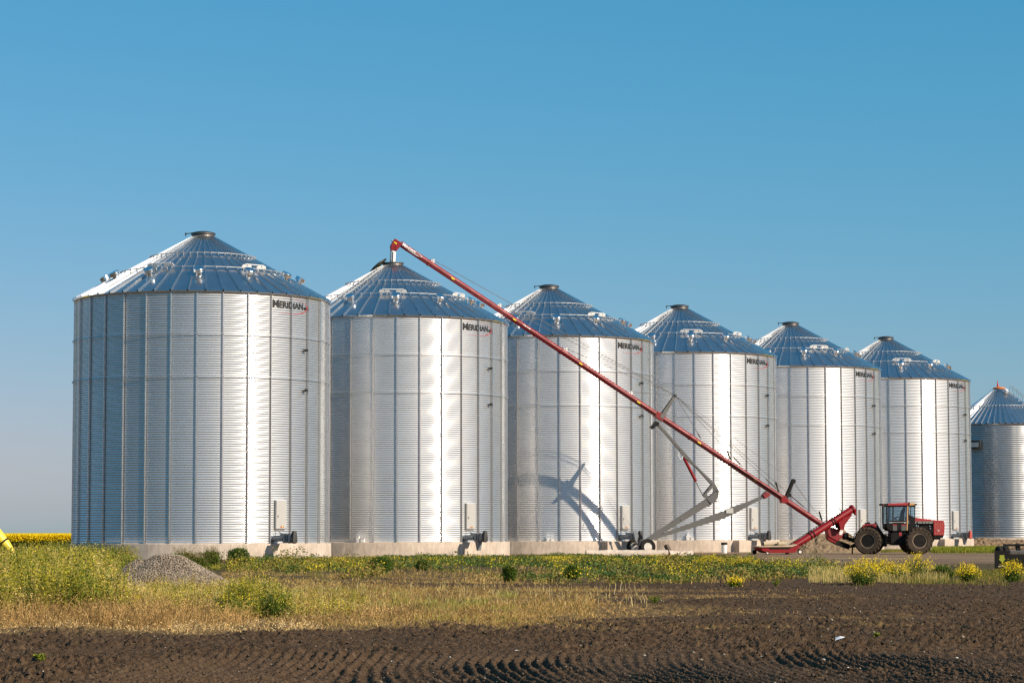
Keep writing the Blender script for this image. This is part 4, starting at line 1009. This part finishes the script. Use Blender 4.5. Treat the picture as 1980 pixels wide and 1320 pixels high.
# ------------------------------------------------------------------ heaps
def heap(name, label, cat, px, py, D, rx0, rx1, ry, h, mats, col0, col1, stones, ssize, peaks, rough=.05, seed=1):
    c = on_ground(px, py); k = D/max(c.y, 1e-3); c = Vector((c.x*k, D, 0))
    nx, ny = 150, 90; X, Y = np.meshgrid(np.linspace(-rx0, rx1, nx), np.linspace(-ry, ry, ny), indexing='ij')
    def hf(X, Y):
        u = np.where(X < 0, X/rx0, X/rx1); r = np.sqrt(u**2+(Y/ry)**2)
        b_ = np.clip(1-r, 0, 1); z = h*np.minimum(b_*1.22, .84+.16*b_)**1.0
        for (qx, qy, qr, qh) in peaks: z = np.maximum(z, qh*np.clip(1-np.sqrt(((X-qx)/qr)**2+((Y-qy)/qr)**2), 0, 1)**.9)
        return z*(1+.10*(fbm(X*1.3+seed, Y*1.3, seed, 3)-.5)) + rough*(fbm(X*5, Y*5, seed+3, 4)-.5)*np.clip(z*4, 0, 1)
    Zv = hf(X, Y)-.03
    V = np.stack([X, Y, Zv], -1).reshape(-1, 3); I = np.arange(nx*ny).reshape(nx, ny)
    Fq = np.stack([I[:-1, :-1], I[1:, :-1], I[1:, 1:], I[:-1, 1:]], -1).reshape(-1, 4)
    t0 = fbm(X*7, Y*7, seed+6, 4)[..., None]; t = (np.array(col0)*(1-t0)+np.array(col1)*t0).reshape(-1, 3)
    Vs, Fs, Ts = [V], [Fq], [t]
    if stones:
        P = np.stack([RNG.uniform(-rx0, rx1, stones), RNG.uniform(-ry, ry, stones)], 1); z = hf(P[:, 0], P[:, 1]); k = z > .015; P = P[k]; z = z[k]; n = len(P)
        s = ssize*RNG.uniform(.5, 1.5, n)[:, None]
        o = np.array([(1, 0, 0), (0, 1, 0), (-1, 0, 0), (0, -1, 0), (0, 0, 1), (0, 0, -1)], float)
        A = RNG.uniform(0, 2*pi, n); ca, sa = np.cos(A), np.sin(A)
        Q = np.zeros((n, 6, 3)); jit = RNG.uniform(.7, 1.2, (n, 6, 3))
        for i in range(6):
            p = o[i]*jit[:, i]*s; Q[:, i, 0] = P[:, 0]+p[:, 0]*ca-p[:, 1]*sa; Q[:, i, 1] = P[:, 1]+p[:, 0]*sa+p[:, 1]*ca; Q[:, i, 2] = z+p[:, 2]*.75
        tri = np.array([(0, 1, 4, 4), (1, 2, 4, 4), (2, 3, 4, 4), (3, 0, 4, 4)])
        # quads built from pairs so that the mesh stays all-quad: top and side facets
        quad = np.array([(0, 1, 4, 3), (2, 3, 4, 1), (0, 5, 2, 1), (0, 3, 2, 5)])
        Fs.append((quad[None]+(np.arange(n)*6)[:, None, None]).reshape(-1, 4)+len(V)); Vs.append(Q.reshape(-1, 3))
        g = RNG.uniform(0, 1, n)[:, None]**1.3; warm = RNG.uniform(-.5, 1, n)[:, None]
        tt = np.array([.11, .088, .068])*(1-g)+np.array([.50, .415, .32])*g; tt = tt*(1+warm*np.array([.12, .0, -.12])); Ts.append(np.repeat(tt, 6, 0))
    me = np_mesh(name, np.concatenate(Vs), np.concatenate(Fs), mats, False, np.concatenate(Ts))
    tag(link(name, me, None, c), label, cat)
heap('gravel_pile', 'pile of grey gravel among the weeds in front of the nearest bin', 'gravel pile', 322, 1137, 66.5, 1.62, 1.95, 1.6, .90, M['gravel'], (.19, .145, .105), (.36, .285, .21), 30000, .020, [(-.75, 0, 1.1, .80)], .05, 3)
heap('dirt_heap', 'heap of brown dirt behind the auger hopper and the tractor rear wheel', 'dirt heap', 1600, 1068, 181, 3.9, 3.0, 2.6, 1.35, M['gravel'], (.15, .10, .058), (.30, .215, .13), 300, .04, [(1.1, .3, 2.0, 1.72), (-1.3, -.2, 2.2, 1.35)], .35, 8)
heap('dirt_bank', 'low bank of bare brown earth in front of the smaller bin', 'dirt bank', 1925, 1045, 232, 3.2, 9, 3, .75, M['gravel'], (.14, .09, .05), (.30, .20, .12), 900, .06, [(-1.2, 0, 2.5, 1.0)], .4, 12)

# ------------------------------------------------------------------ vegetation
class Veg:
    def __init__(s): s.V = []; s.T = []
    def quads(s, Q, col):
        """Q (n,4,3); col (n,3)"""
        s.V.append(Q.reshape(-1, 3)); s.T.append(np.repeat(np.clip(col, .003, 1), 4, 0))
    def leaves(s, P, L, W, col, up=.2):
        n = len(P)
        if n == 0: return
        d = RNG.normal(size=(n, 3)); d[:, 2] = d[:, 2]*.6+up; d /= np.linalg.norm(d, axis=1)[:, None]
        e = np.cross(d, RNG.normal(size=(n, 3))); e /= np.linalg.norm(e, axis=1)[:, None]+1e-9
        L = np.broadcast_to(L, (n,))[:, None]; W = np.broadcast_to(W, (n,))[:, None]
        s.quads(np.stack([P, P+d*L*.5+e*W*.5, P+d*L, P+d*L*.5-e*W*.5], 1), col)
    def stems(s, P, Q, w, col, w1=None):
        n = len(P)
        if n == 0: return
        a = RNG.uniform(0, pi, n); e = np.stack([np.cos(a), np.sin(a)*.3, 0*a], 1)*np.broadcast_to(w, (n,))[:, None]*.5
        s.quads(np.stack([P-e, P+e, Q+e*(.35 if w1 is None else w1), Q-e*(.35 if w1 is None else w1)], 1), col)
    def blades(s, P, h, lean, w, col):
        n = len(P); a = RNG.uniform(0, 2*pi, n); l = (RNG.uniform(.15, 1, n)*lean)[:, None]*np.stack([np.cos(a), np.sin(a), 0*a], 1)
        h = np.broadcast_to(h, (n,)); up = np.stack([0*h, 0*h, h], 1)
        m = P+up*.6+l*.35*h[:, None]; t = P+up*RNG.uniform(.75, 1, n)[:, None]+l*h[:, None]
        s.stems(P, m, w, col*.85, .9); s.stems(m, t, np.asarray(w)*.9, col, .12)
        return t
    def count(s): return sum(len(v) for v in s.V)//4
    def build(s, name, label=None, cat=None, group=None, kind=None, origin=None):
        V = np.concatenate(s.V); T = np.concatenate(s.T)
        if origin is not None: V = V-np.array(origin)
        me = np_mesh(name, V, np.arange(len(V)).reshape(-1, 4), M['leaf'], False, T)
        return tag(link(name, me, None, origin), label, cat, group, kind)
def colmix(n, *cols, v=.25):
    c = np.array(cols); k = RNG.dirichlet(np.ones(len(cols))*.8, n); return (k @ c)*RNG.uniform(1-v, 1+v, (n, 1))
def field(n, px0, px1, D0, D1, extra=0.0):
    """random ground points inside the wedge between two photo columns and two distances, uniform on the ground"""
    D = np.sqrt(RNG.uniform(D0**2, D1**2, n)); px = RNG.uniform(px0, px1, n)
    return np.stack([(px-990)/F_PX*D, D, np.zeros(n)], 1), px
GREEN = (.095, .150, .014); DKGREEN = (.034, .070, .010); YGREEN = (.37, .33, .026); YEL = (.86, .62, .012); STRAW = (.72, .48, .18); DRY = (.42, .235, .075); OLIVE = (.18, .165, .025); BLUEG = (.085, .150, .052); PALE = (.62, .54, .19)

def weeds_left():
    v = Veg()
    def clumps(n, nc, px0, px1, D0, D1, r0, r1):
        """stem feet gathered in clumps: positions, clump number, 0..1 distance from the clump's middle"""
        C, _ = field(nc, px0, px1, D0, D1); k = RNG.integers(0, nc, n); r = RNG.uniform(r0, r1, nc)[k]; a = RNG.uniform(0, 2*pi, n); q = np.sqrt(RNG.uniform(0, 1, n))
        P = C[k]+np.stack([r*q*np.cos(a), r*q*np.sin(a)*1.6, 0*a], 1); return P, k, q
    def stand(n, nc, px0, px1, D0, D1, hfun, pals, leaf=.04, per=15, flower=.3, keep=None, rr=(.25, .75), brown_low=.5):
        P, k, q = clumps(n, nc, px0, px1, D0, D1, *rr); hk = RNG.uniform(.45, 1.3, nc)[k]; pal = RNG.integers(0, len(pals), nc)[k]; fl = (RNG.uniform(0, 1, nc)**1.5)[k]
        px = 990+P[:, 0]/P[:, 1]*F_PX
        if keep is not None:
            m = keep(P, px); P, k, q, hk, pal, fl, px = P[m], k[m], q[m], hk[m], pal[m], fl[m], px[m]
        n = len(P); h = np.clip(hfun(P, px)*hk*(1-.35*q*q)*RNG.uniform(.75, 1.12, n), .08, 1.15)
        lean = RNG.normal(size=(n, 3))*np.array([.17, .17, 0])*h[:, None]; top = P+lean; top[:, 2] = h
        c = np.zeros((n, 3))
        for i, cols in enumerate(pals):
            m = pal == i; c[m] = colmix(m.sum(), *cols, v=.3)
        v.stems(P, top, .011, c*.9+np.array([.05, .03, 0]))
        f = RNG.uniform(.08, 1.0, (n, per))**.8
        Q = P[:, None]*(1-f[..., None])+top[:, None]*f[..., None]+RNG.normal(size=(n, per, 3))*np.array([.07, .07, .03])*(1.3-f[..., None])
        Q[..., 2] = np.maximum(Q[..., 2], .02)
        cc = np.repeat(c[:, None], per, 1); d_ = (RNG.uniform(size=(n, per)) < brown_low*(1-f)**1.2)[..., None]      # leaves lower on the stem more often take brown and straw tints
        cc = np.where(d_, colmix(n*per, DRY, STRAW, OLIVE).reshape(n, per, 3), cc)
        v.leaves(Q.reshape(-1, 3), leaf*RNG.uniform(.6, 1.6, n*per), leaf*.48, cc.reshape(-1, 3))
        m = RNG.uniform(size=n) < flower*2*fl; T_ = np.repeat(top[m], 6, 0)+RNG.normal(size=(m.sum()*6, 3))*np.array([.03, .03, .035])
        v.leaves(T_, .024, .022, colmix(len(T_), YEL, (.66, .50, .06), YGREEN))
        m = RNG.uniform(size=n) < .3; b0 = top[m]*np.array([1, 1, .7]); b1 = top[m]+RNG.normal(size=(m.sum(), 3))*np.array([.10, .10, .05])+np.array([0, 0, .10])
        v.stems(b0, b1, .007, colmix(m.sum(), PALE, YGREEN, STRAW)); e = np.repeat(b1, 3, 0)+RNG.normal(size=(m.sum()*3, 3))*.02; v.leaves(e, .026, .012, colmix(len(e), PALE, STRAW, YGREEN))
    PY = (YGREEN, (.26, .24, .03), OLIVE); PG = (GREEN, (.09, .14, .018), YGREEN); PD = (DKGREEN, GREEN); PS = (PALE, STRAW, YGREEN); PB = (DRY, (.20, .13, .05), OLIVE)
    hl = lambda P, px: np.clip(.98-.0014*np.clip(px-170, 0, 400), .42, .98)+0*px
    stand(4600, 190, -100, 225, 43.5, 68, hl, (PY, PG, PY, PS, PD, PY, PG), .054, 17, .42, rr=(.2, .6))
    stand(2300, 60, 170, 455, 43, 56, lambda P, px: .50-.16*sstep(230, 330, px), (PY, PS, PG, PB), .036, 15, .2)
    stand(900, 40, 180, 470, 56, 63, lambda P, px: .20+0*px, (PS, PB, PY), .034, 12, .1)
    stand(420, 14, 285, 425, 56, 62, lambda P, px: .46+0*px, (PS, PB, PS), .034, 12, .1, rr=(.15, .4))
    stand(2500, 26, 440, 555, 42, 50, lambda P, px: .58-.25*np.abs((px-497)/70)**2, (PG, PG, PY, PD), .038, 19, .3, rr=(.2, .5), brown_low=.3)
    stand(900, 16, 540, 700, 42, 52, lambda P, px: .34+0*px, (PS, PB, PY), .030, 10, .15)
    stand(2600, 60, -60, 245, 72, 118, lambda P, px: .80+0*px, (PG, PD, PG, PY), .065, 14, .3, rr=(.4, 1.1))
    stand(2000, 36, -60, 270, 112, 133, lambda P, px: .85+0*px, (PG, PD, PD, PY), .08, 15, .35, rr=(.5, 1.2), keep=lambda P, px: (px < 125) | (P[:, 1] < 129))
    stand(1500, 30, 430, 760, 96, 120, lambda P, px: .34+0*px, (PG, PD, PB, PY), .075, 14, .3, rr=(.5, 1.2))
    # dry fringe along the tilled edge, in tussocks
    def dry(n, nc, px0, px1, D0, D1, h, cols, lean=.6, w=.010, rr=(.1, .4)):
        P, k, q = clumps(n, nc, px0, px1, D0, D1, *rr); m = P[:, 1] > D0+1.2*(fbm(P[:, 0]*.8, P[:, 0]*0, 66, 3)-.5)*2; P, k, q = P[m], k[m], q[m]; n = len(P)
        tone = RNG.uniform(.6, 1.3, nc)[k][:, None]; c = colmix(n, *cols, v=.3)*tone
        t = v.blades(P, h*RNG.uniform(.4, 1.3, nc)[k]*(1-.4*q)*RNG.uniform(.35, 1.1, n), lean, w, c)
        m = RNG.uniform(size=n) < .4; v.leaves(np.repeat(t[m], 2, 0)+RNG.normal(size=(m.sum()*2, 3))*.02, .036, .013, np.repeat(c[m], 2, 0)*1.1, .3)
    dry(11000, 260, -100, 480, 37.8, 44, .46, (STRAW, DRY, DRY, (.22, .12, .045)), .75, .011)
    dry(5000, 240, -100, 620, 37.0, 40.5, .20, (STRAW, (.70, .54, .30), DRY), 1.6, .016)
    dry(3000, 90, 200, 440, 44, 55, .50, (STRAW, PALE, DRY), .5, .009)
    dry(5000, 120, -90, 320, 43, 47.5, .58, (DRY, STRAW, OLIVE, (.20, .11, .04)), .6, .011)
    dry(3600, 90, 470, 800, 40, 48, .30, (DRY, STRAW, (.2, .12, .05)), .8, .011)
    v.build('tall_weeds', 'dense stand of green and yellow weeds with dry straw at its foot, around the gravel pile', 'weeds', None, 'stuff')
    # low dry stubble through the middle
    v = Veg()
    def mask(P): s_, r_, g_, d_ = zones(P[:, 0], P[:, 1]); return s_
    for n, px0, px1, D0, D1, h, cols, lean, w in ((52000, 430, 1150, 38, 68, .12, (STRAW, DRY, DRY, OLIVE), 1.3, .012), (22000, 430, 1100, 64, 98, .12, (STRAW, DRY, OLIVE), 1.2, .02), (30000, 900, 1650, 36, 66, .07, (STRAW, DRY, DRY), 1.8, .013), (14000, -60, 560, 35, 41, .06, (STRAW, (.6, .45, .22), DRY), 2.2, .014)):
        P, px = field(n, px0, px1, D0, D1); k = RNG.uniform(size=n) < mask(P)*sstep(.25, .55, fbm(P[:, 0]*2.2, P[:, 1]*.9, 34, 3)); P = P[k]; n = len(P)
        hh = h*RNG.uniform(.3, 1.3, n)*(.5+1.1*fbm(P[:, 0]*.8, P[:, 1]*.4, 31, 3))
        v.blades(P, hh, lean, w, colmix(n, *cols, v=.35)*(.55+.85*fbm(P[:, 0]*1.3, P[:, 1]*.9, 78, 3)[:, None]))
    n = 9000; P, px = field(n, 430, 1000, 40, 62); k = RNG.uniform(size=n) < sstep(.56, .68, fbm(P[:, 0]*.8, P[:, 1]*.3, 17, 3)); P = P[k]; v.blades(P, .26*RNG.uniform(.4, 1.1, len(P)), .7, .010, colmix(len(P), YGREEN, OLIVE, GREEN, PALE))
    n = 500; P, px = field(n, 560, 1250, 48, 66); v.blades(P, .30*RNG.uniform(.4, 1.1, n), .5, .012, colmix(n, STRAW, PALE, (.6, .5, .3)))
    v.build('dry_stubble', 'low tan stubble and straw litter between the weeds and the tilled soil', 'stubble', None, 'stuff')
weeds_left()

def clover_band():
    v = Veg()
    def front(px): return np.interp(px, [440, 520, 585, 600, 735, 755, 850, 930, 985, 1040, 1150, 1300, 1450, 1560, 1640], [90, 87, 86, 77, 78, 91, 94, 88, 78, 71.5, 70.5, 72, 74, 79, 86])
    def back(px): return np.interp(px, [440, 640, 800, 1000, 1150, 1300, 1360, 1440, 1500, 1590, 1640], [133, 141, 149, 158, 156, 154, 148, 128, 116, 104, 95])
    n = 260000; P, px = field(n, 440, 1640, 69, 160); D = P[:, 1]
    wob = 5*(fbm(P[:, 0]*.5, P[:, 1]*.15, 5, 3)-.5)*2
    k = (D > front(px)+wob*.6) & (D < back(px))
    den = fbm(P[:, 0]*.45, P[:, 1]*.12, 8, 3)
    strip = np.exp(-((D-(104+.012*(px-1000)))/5.0)**2)*sstep(880, 960, px)*(1-sstep(1380, 1450, px))
    strip2 = np.exp(-((D-90)/5.0)**2)*sstep(560, 600, px)*(1-sstep(1000, 1060, px)) + np.exp(-((D-86)/4.0)**2)*sstep(960, 1000, px)*(1-sstep(1060, 1120, px))
    k &= RNG.uniform(size=n) < np.clip(.03+1.5*sstep(.41, .58, den)-1.5*strip-1.4*strip2, 0.01, 1)
    P, px = P[k], px[k]; n = len(P)
    low = np.interp(P[:, 1], [100, 140], [1, .30])*(.4+1.5*sstep(.35, .75, fbm(P[:, 0]*.9, P[:, 1]*.1, 88, 3))); hmax = (.05+.40*sstep(.3, .8, fbm(P[:, 0]*.8, P[:, 1]*.25, 15, 3))+.15*(1-sstep(560, 800, px)))*low
    P[:, 2] = hmax*RNG.uniform(0.1, 1, n)**.8
    tone = fbm(P[:, 0]*.35+3, P[:, 1]*.15, 19, 3)[:, None]
    tone = sstep(.42, .72, tone); c = colmix(n, BLUEG, GREEN, DKGREEN, v=.35)*(1-tone)+colmix(n, OLIVE, GREEN, DRY, v=.3)*tone
    v.leaves(P, .085*RNG.uniform(.6, 1.4, n), .050, c, .15)
    # yellow flower heads in drifts
    n = 52000; P, px = field(n, 440, 1620, 70, 158); D = P[:, 1]
    drift = fbm(P[:, 0]*.55, P[:, 1]*.16, 29, 3); k = (D > front(px)) & (D < back(px)) & (RNG.uniform(size=n) < sstep(.57, .67, drift)*.7); P = P[k]; n = len(P)
    P[:, 2] = RNG.uniform(.15, .48, n)*np.interp(P[:, 1], [100, 140], [1, .4]); v.leaves(P, .05, .045, colmix(n, YEL, (.62, .46, .03), YGREEN), .4)
    q = P.copy(); q[:, 2] = 0; v.stems(q[::2], P[::2], .012, colmix(len(P[::2]), GREEN, OLIVE))
    # dry patches and brown stems
    n = 26000; P, px = field(n, 440, 1640, 70, 150); D = P[:, 1]; k = (D > front(px)-2) & (D < back(px)) & (RNG.uniform(size=n) < sstep(.5, .7, fbm(P[:, 0]*.6+9, P[:, 1]*.2, 39, 3))); P = P[k]
    v.blades(P, .25*RNG.uniform(.4, 1.2, len(P)), .6, .018, colmix(len(P), STRAW, DRY, OLIVE))
    v.build('clover_and_mustard', 'low green clover with yellow flowers growing along the front of the bins', 'ground cover', None, 'stuff')
    # grass verge to the right of the tractor and grass by the right edge
    v = Veg()
    n = 26000; P, px = field(n, 1800, 1945, 176, 212); k = P[:, 1] < 205+.08*(px-1800); P = P[k]; v.blades(P, .34*RNG.uniform(.4, 1.2, len(P)), .5, .05, colmix(len(P), (.12, .17, .015), GREEN, YGREEN))
    n = 3000; P, px = field(n, 1560, 1800, 182, 196); P = P[(px > 1700)]; v.blades(P, .22*RNG.uniform(.4, 1.2, len(P)), .5, .04, colmix(len(P), (.12, .17, .015), GREEN, DRY))
    n = 17000; P, px = field(n, 1590, 2080, 66, 88); edge = 67+5*(fbm(P[:, 0]*.7, P[:, 0]*0, 49, 3)); k = (P[:, 1] > edge) & (RNG.uniform(size=n) < sstep(.38, .55, fbm(P[:, 0]*.7, P[:, 1]*.3, 59, 3))*(.25+.75*sstep(1640, 1850, px))); P = P[k]
    v.blades(P, .26*RNG.uniform(.3, 1.2, len(P)), .6, .016, colmix(len(P), GREEN, (.10, .15, .02), OLIVE, DRY))
    n = 5000; P, px = field(n, 1560, 1830, 72, 92); v.blades(P, .42*RNG.uniform(.3, 1.1, n), .45, .010, colmix(n, STRAW, PALE, OLIVE))
    v.build('grass_verge', 'bright green grass beside the gravel track on the right', 'grass', None, 'stuff')
clover_band()

def plant(kind, px, py, D, h, wd, label, group=None, dens=1.0):
    v = Veg(); o = at(px, py, D); o = np.array([o.x, D, float(relief(np.array([o.x]), np.array([D]))[0]) if D < 80 else 0.0])
    if kind == 'mustard':
        n = int(46*dens*max(1, wd)); a = RNG.uniform(0, 2*pi, n); r = wd*.5*np.sqrt(RNG.uniform(0, 1, n))
        P = np.stack([r*.35*np.cos(a), r*.35*np.sin(a), 0*a], 1); hh = h*(1-.45*(r/(wd*.5))**2)*RNG.uniform(.7, 1.05, n)
        T = np.stack([r*np.cos(a), r*np.sin(a), hh], 1); v.stems(P, T, .012, colmix(n, GREEN, OLIVE))
        for k in range(9):
            f = RNG.uniform(.15, .85, n)[:, None]; v.leaves(P*(1-f)+T*f+RNG.normal(size=(n, 3))*.035, .085*(1.2-f[:, 0]), .035, colmix(n, GREEN, (.10, .14, .02), DKGREEN))
        for k in range(11):
            q = T+RNG.normal(size=(n, 3))*np.array([.05, .05, .06]); v.leaves(q, .034, .030, colmix(n, YEL, (.7, .52, .03), v=.2), .4)
    elif kind == 'bush':
        n = int(2600*dens*wd*h/.5); d = RNG.normal(size=(n, 3)); d /= np.linalg.norm(d, axis=1)[:, None]
        r = RNG.uniform(.25, 1, n)**.5; lump = .78+.5*fbm(d[:, 0]*2.2+px, d[:, 2]*2.2+d[:, 1], 7, 2)
        P = d*(r*lump)[:, None]*np.array([wd*.5, wd*.5, h*.5]); P[:, 2] = np.maximum(P[:, 2]+h*.5, .01)
        v.leaves(P, .075, .022, colmix(n, DKGREEN, GREEN, v=.35), .5)
        m = 40; a = RNG.uniform(0, 2*pi, m); T = np.stack([np.cos(a)*wd*.35, np.sin(a)*wd*.35, h*RNG.uniform(.7, 1.05, m)], 1); v.stems(T*.05, T, .014, colmix(m, DKGREEN, OLIVE))
        v.leaves(np.repeat(T, 4, 0)+RNG.normal(size=(4*m, 3))*.04, .07, .02, colmix(4*m, GREEN, OLIVE), .8)
    elif kind == 'tallgrass':
        n = int(150*dens); P = RNG.normal(size=(n, 3))*np.array([wd*.22, wd*.22, 0]); c = colmix(n, GREEN, OLIVE, DKGREEN)
        t = v.blades(P, h*RNG.uniform(.45, 1, n), .45, .022, c)
        k = RNG.uniform(size=n) < .6; T = np.repeat(t[k], 7, 0)+RNG.normal(size=(k.sum()*7, 3))*np.array([.025, .025, .07]); v.leaves(T, .06, .022, colmix(len(T), (.20, .12, .06), (.30, .22, .10), OLIVE), .8)
        P2 = P[RNG.integers(0, n, n*7)]+RNG.normal(size=(n*7, 3))*np.array([.1, .1, 0]); P2[:, 2] = h*.65*RNG.uniform(.05, 1, n*7); v.leaves(P2, .11, .03, colmix(n*7, DKGREEN, GREEN, OLIVE), .4)
    elif kind == 'seedling':
        n = 34; P = np.zeros((n, 3)); t = v.blades(P, h*RNG.uniform(.4, 1, n), .9, .012, colmix(n, GREEN, YGREEN)); v.stems(P, t*np.array([1, 1, .95]), .014, colmix(n, GREEN)); v.leaves(np.repeat(t, 3, 0)+RNG.normal(size=(3*n, 3))*.006, .04, .022, colmix(3*n, (.10, .16, .02), YGREEN, GREEN), .2)
    for i in range(len(v.V)): v.V[i] = v.V[i]+o
    v.build({'mustard': 'mustard_plant', 'bush': 'bushy_weed', 'tallgrass': 'seeding_weed', 'seedling': 'weed_seedling'}[kind], label, {'mustard': 'flowering weed', 'bush': 'bush', 'tallgrass': 'weed', 'seedling': 'seedling'}[kind], group, None, Vector(o))
G1, G2, G3, G4 = 'yellow mustard plants by the gravel track', 'dark bushy weeds', 'seeding weeds against the foundation', 'seedlings on the tilled soil'
plant('tallgrass', 356, 1100, 112, .86, .95, 'seeding weed with brown tips just right of the gravel pile peak', G3, 1.3)
plant('tallgrass', 408, 1100, 114, .92, 1.0, 'tallest seeding weed against the foundation, between gravel pile and dark bush', G3, 1.4)
plant('tallgrass', 380, 1102, 108, .62, .9, 'shorter leafy weed between the two tall seeding weeds by the gravel pile', G3, 1.2)
plant('bush', 461, 1103, 108, .85, 1.0, 'large dark green bush against the pale foundation of the nearest bin', G2, 1.6)
plant('bush', 985, 1128, 74.5, .46, .42, 'dark round bush on the left of the two in the bare strip before the bins', G2, 2.2)
plant('bush', 1108, 1124, 76, .44, .48, 'dark round bush below the left end of the concrete pipe', G2, 2.2)
plant('bush', 818, 1096, 97, .42, .55, 'small dark bush in the clover before the bin being filled', G2, 2)
plant('bush', 735, 1108, 90, .6, .9, 'dark weed clump below the gap between the two nearest bins', G2, 1.5)
plant('mustard', 1668, 1131, 69.5, .74, 1.05, 'biggest yellow mustard plant, standing forward on the tilled soil below the tractor', G1, 2.2)
plant('mustard', 1735, 1121, 75, .62, .8, 'yellow mustard plant below the tractor front wheel, left one of the pair', G1, 1.5)
plant('mustard', 1775, 1120, 77, .78, .95, 'tall pale mustard plant below the tractor front wheel', G1, 1.6)
plant('mustard', 1700, 1112, 82, .66, .9, 'mustard plant behind the biggest one, below the tractor steps', G1, 1.3)
plant('bush', 1822, 1116, 77, .40, .62, 'dark green bush between the yellow mustard plants at right', G2, 2)
plant('mustard', 1872, 1122, 74, .52, .75, 'round yellow mustard plant left of the black implement', G1, 2)
plant('mustard', 1958, 1122, 73, .62, .7, 'yellow mustard plant growing in front of the black implement', G1, 1.5)
plant('mustard', 1375, 1098, 101, .55, 1.3, 'yellow mustard clump in front of the white pail', G1, 1.8)
plant('mustard', 1440, 1098, 103, .45, 1.5, 'broad yellow mustard clump in front of the red hopper', G1, 1.3)
plant('mustard', 1420, 1134, 68.5, .22, .4, 'small yellow flowering plant alone on the soil before the clover', G1, .8)
plant('seedling', 77, 1287, 27.8, .09, .1, 'green seedling on the tilled soil at the left edge', G4)
plant('seedling', 1500, 1135, 68, .18, .2, 'green seedling at the clover edge left of the biggest mustard plant', G4)
plant('seedling', 1695, 1232, 35.5, .05, .1, 'tiny green seedling above the white paper scrap', G4)
plant('seedling', 1265, 1168, 51, .20, .1, 'green seedling in the straw streaks below the auger', G4)

def canola():
    v = Veg(); n = 60000
    D = 274+RNG.exponential(3.0, n); px = RNG.uniform(-120, 175, n); P = np.stack([(px-990)/F_PX*D, D, 0*D], 1)
    z = 1.28*RNG.uniform(0.03, 1, n)**.8*(.85+.25*fbm(P[:, 0]*.8, P[:, 1]*.2, 3, 2)); P[:, 2] = z
    yf = sstep(.50, .72, z+RNG.normal(size=n)*.10)[:, None]
    v.leaves(P, .15, .11, colmix(n, (.12, .17, .015), GREEN, OLIVE)*(1-yf)+colmix(n, (.92, .68, .01), (.85, .60, .008), v=.08)*yf, .3)
    xs = np.linspace(-1500, 500, 110); ys = np.concatenate([np.linspace(276, 340, 14), np.geomspace(360, 4500, 26)])
    Yg, Xg = np.meshgrid(ys, xs, indexing='ij'); Zg = 1.10+.22*fbm(Xg*.3, Yg*.3, 6, 3)+.00002*np.clip(Yg-400, 0, None)
    Vg = np.stack([Xg, Yg, Zg], -1)
    Q = np.stack([Vg[:-1, :-1], Vg[:-1, 1:], Vg[1:, 1:], Vg[1:, :-1]], 2).reshape(-1, 4, 3)
    v.quads(Q, colmix(len(Q), (.85, .60, .008), (.78, .55, .008), v=.06))
    a, b_ = Vg[0, :-1], Vg[0, 1:]; z0 = np.array([1, 1, 0]); v.quads(np.stack([a*z0, b_*z0, b_, a], 1), colmix(len(a), GREEN, OLIVE))
    v.build('canola_field', 'bright yellow flowering canola field on the horizon at the far left', 'crop', None, 'stuff')
canola()

def clods_and_stones():
    """loose lumps of soil on the tilled ground, and a few pale pebbles one can pick out"""
    n = 85000; P, px = field(n, -60, 2040, 23.5, 74); s_ = zones(P[:, 0], P[:, 1])[0]; P = P[RNG.uniform(size=n) > s_*1.2]; n = len(P)
    z = relief(P[:, 0], P[:, 1]); s = (.008+.030*RNG.uniform(0, 1, n)**5)[:, None]
    o = np.array([(1, 0, 0), (0, 1, 0), (-1, 0, 0), (0, -1, 0), (0, 0, 1), (0, 0, -1)], float); Q = np.zeros((n, 6, 3)); A = RNG.uniform(0, 2*pi, n)
    for i in range(6):
        p = o[i]*RNG.uniform(.6, 1.3, (n, 3))*s; Q[:, i, 0] = P[:, 0]+p[:, 0]*np.cos(A)-p[:, 1]*np.sin(A); Q[:, i, 1] = P[:, 1]+p[:, 0]*np.sin(A)+p[:, 1]*np.cos(A); Q[:, i, 2] = z+p[:, 2]*.8+.003
    quad = np.array([(0, 1, 4, 3), (2, 3, 4, 1), (0, 5, 2, 1), (0, 3, 2, 5)])
    t = colmix(n, (.066, .043, .026), (.10, .068, .043), (.045, .03, .018)); pale = RNG.uniform(size=n) < .035; t[pale] = colmix(pale.sum(), (.30, .25, .19), (.20, .15, .10))
    me = np_mesh('soil_clods', Q.reshape(-1, 3), (quad[None]+(np.arange(n)*6)[:, None, None]).reshape(-1, 4), M['gravel'], False, np.repeat(t, 6, 0))
    tag(link('soil_clods', me), 'loose clods of dark soil scattered over the tilled ground', 'soil', None, 'stuff')
    b = MB(); b.lathe([(0, -.014), (.016, -.010), (.024, 0), (.018, .011), (0, .015)], (0, 0, 0), (0, 0, 1), 7); me = b.mesh('pebble', M['stone'], 0)
    for px, py in ((870, 1271), (1040, 1211), (1162, 1251), (758, 1279), (998, 1260), (320, 1255), (22, 1294), (218, 1260), (1592, 1282), (1850, 1272), (1420, 1210), (1565, 1208), (1640, 1300), (1770, 1245)):
        c = on_ground(px, py); o = link('pebble', me, None, (c.x, c.y, float(relief(np.array([c.x]), np.array([c.y]))[0])+.006), random.uniform(0, 6)); k = random.uniform(.7, 1.3); o.scale = (k, k*.8, k*.9)
        tag(o, 'small pale pebble lying on the dark tilled soil', 'pebble', 'pale pebbles on the soil')
clods_and_stones()
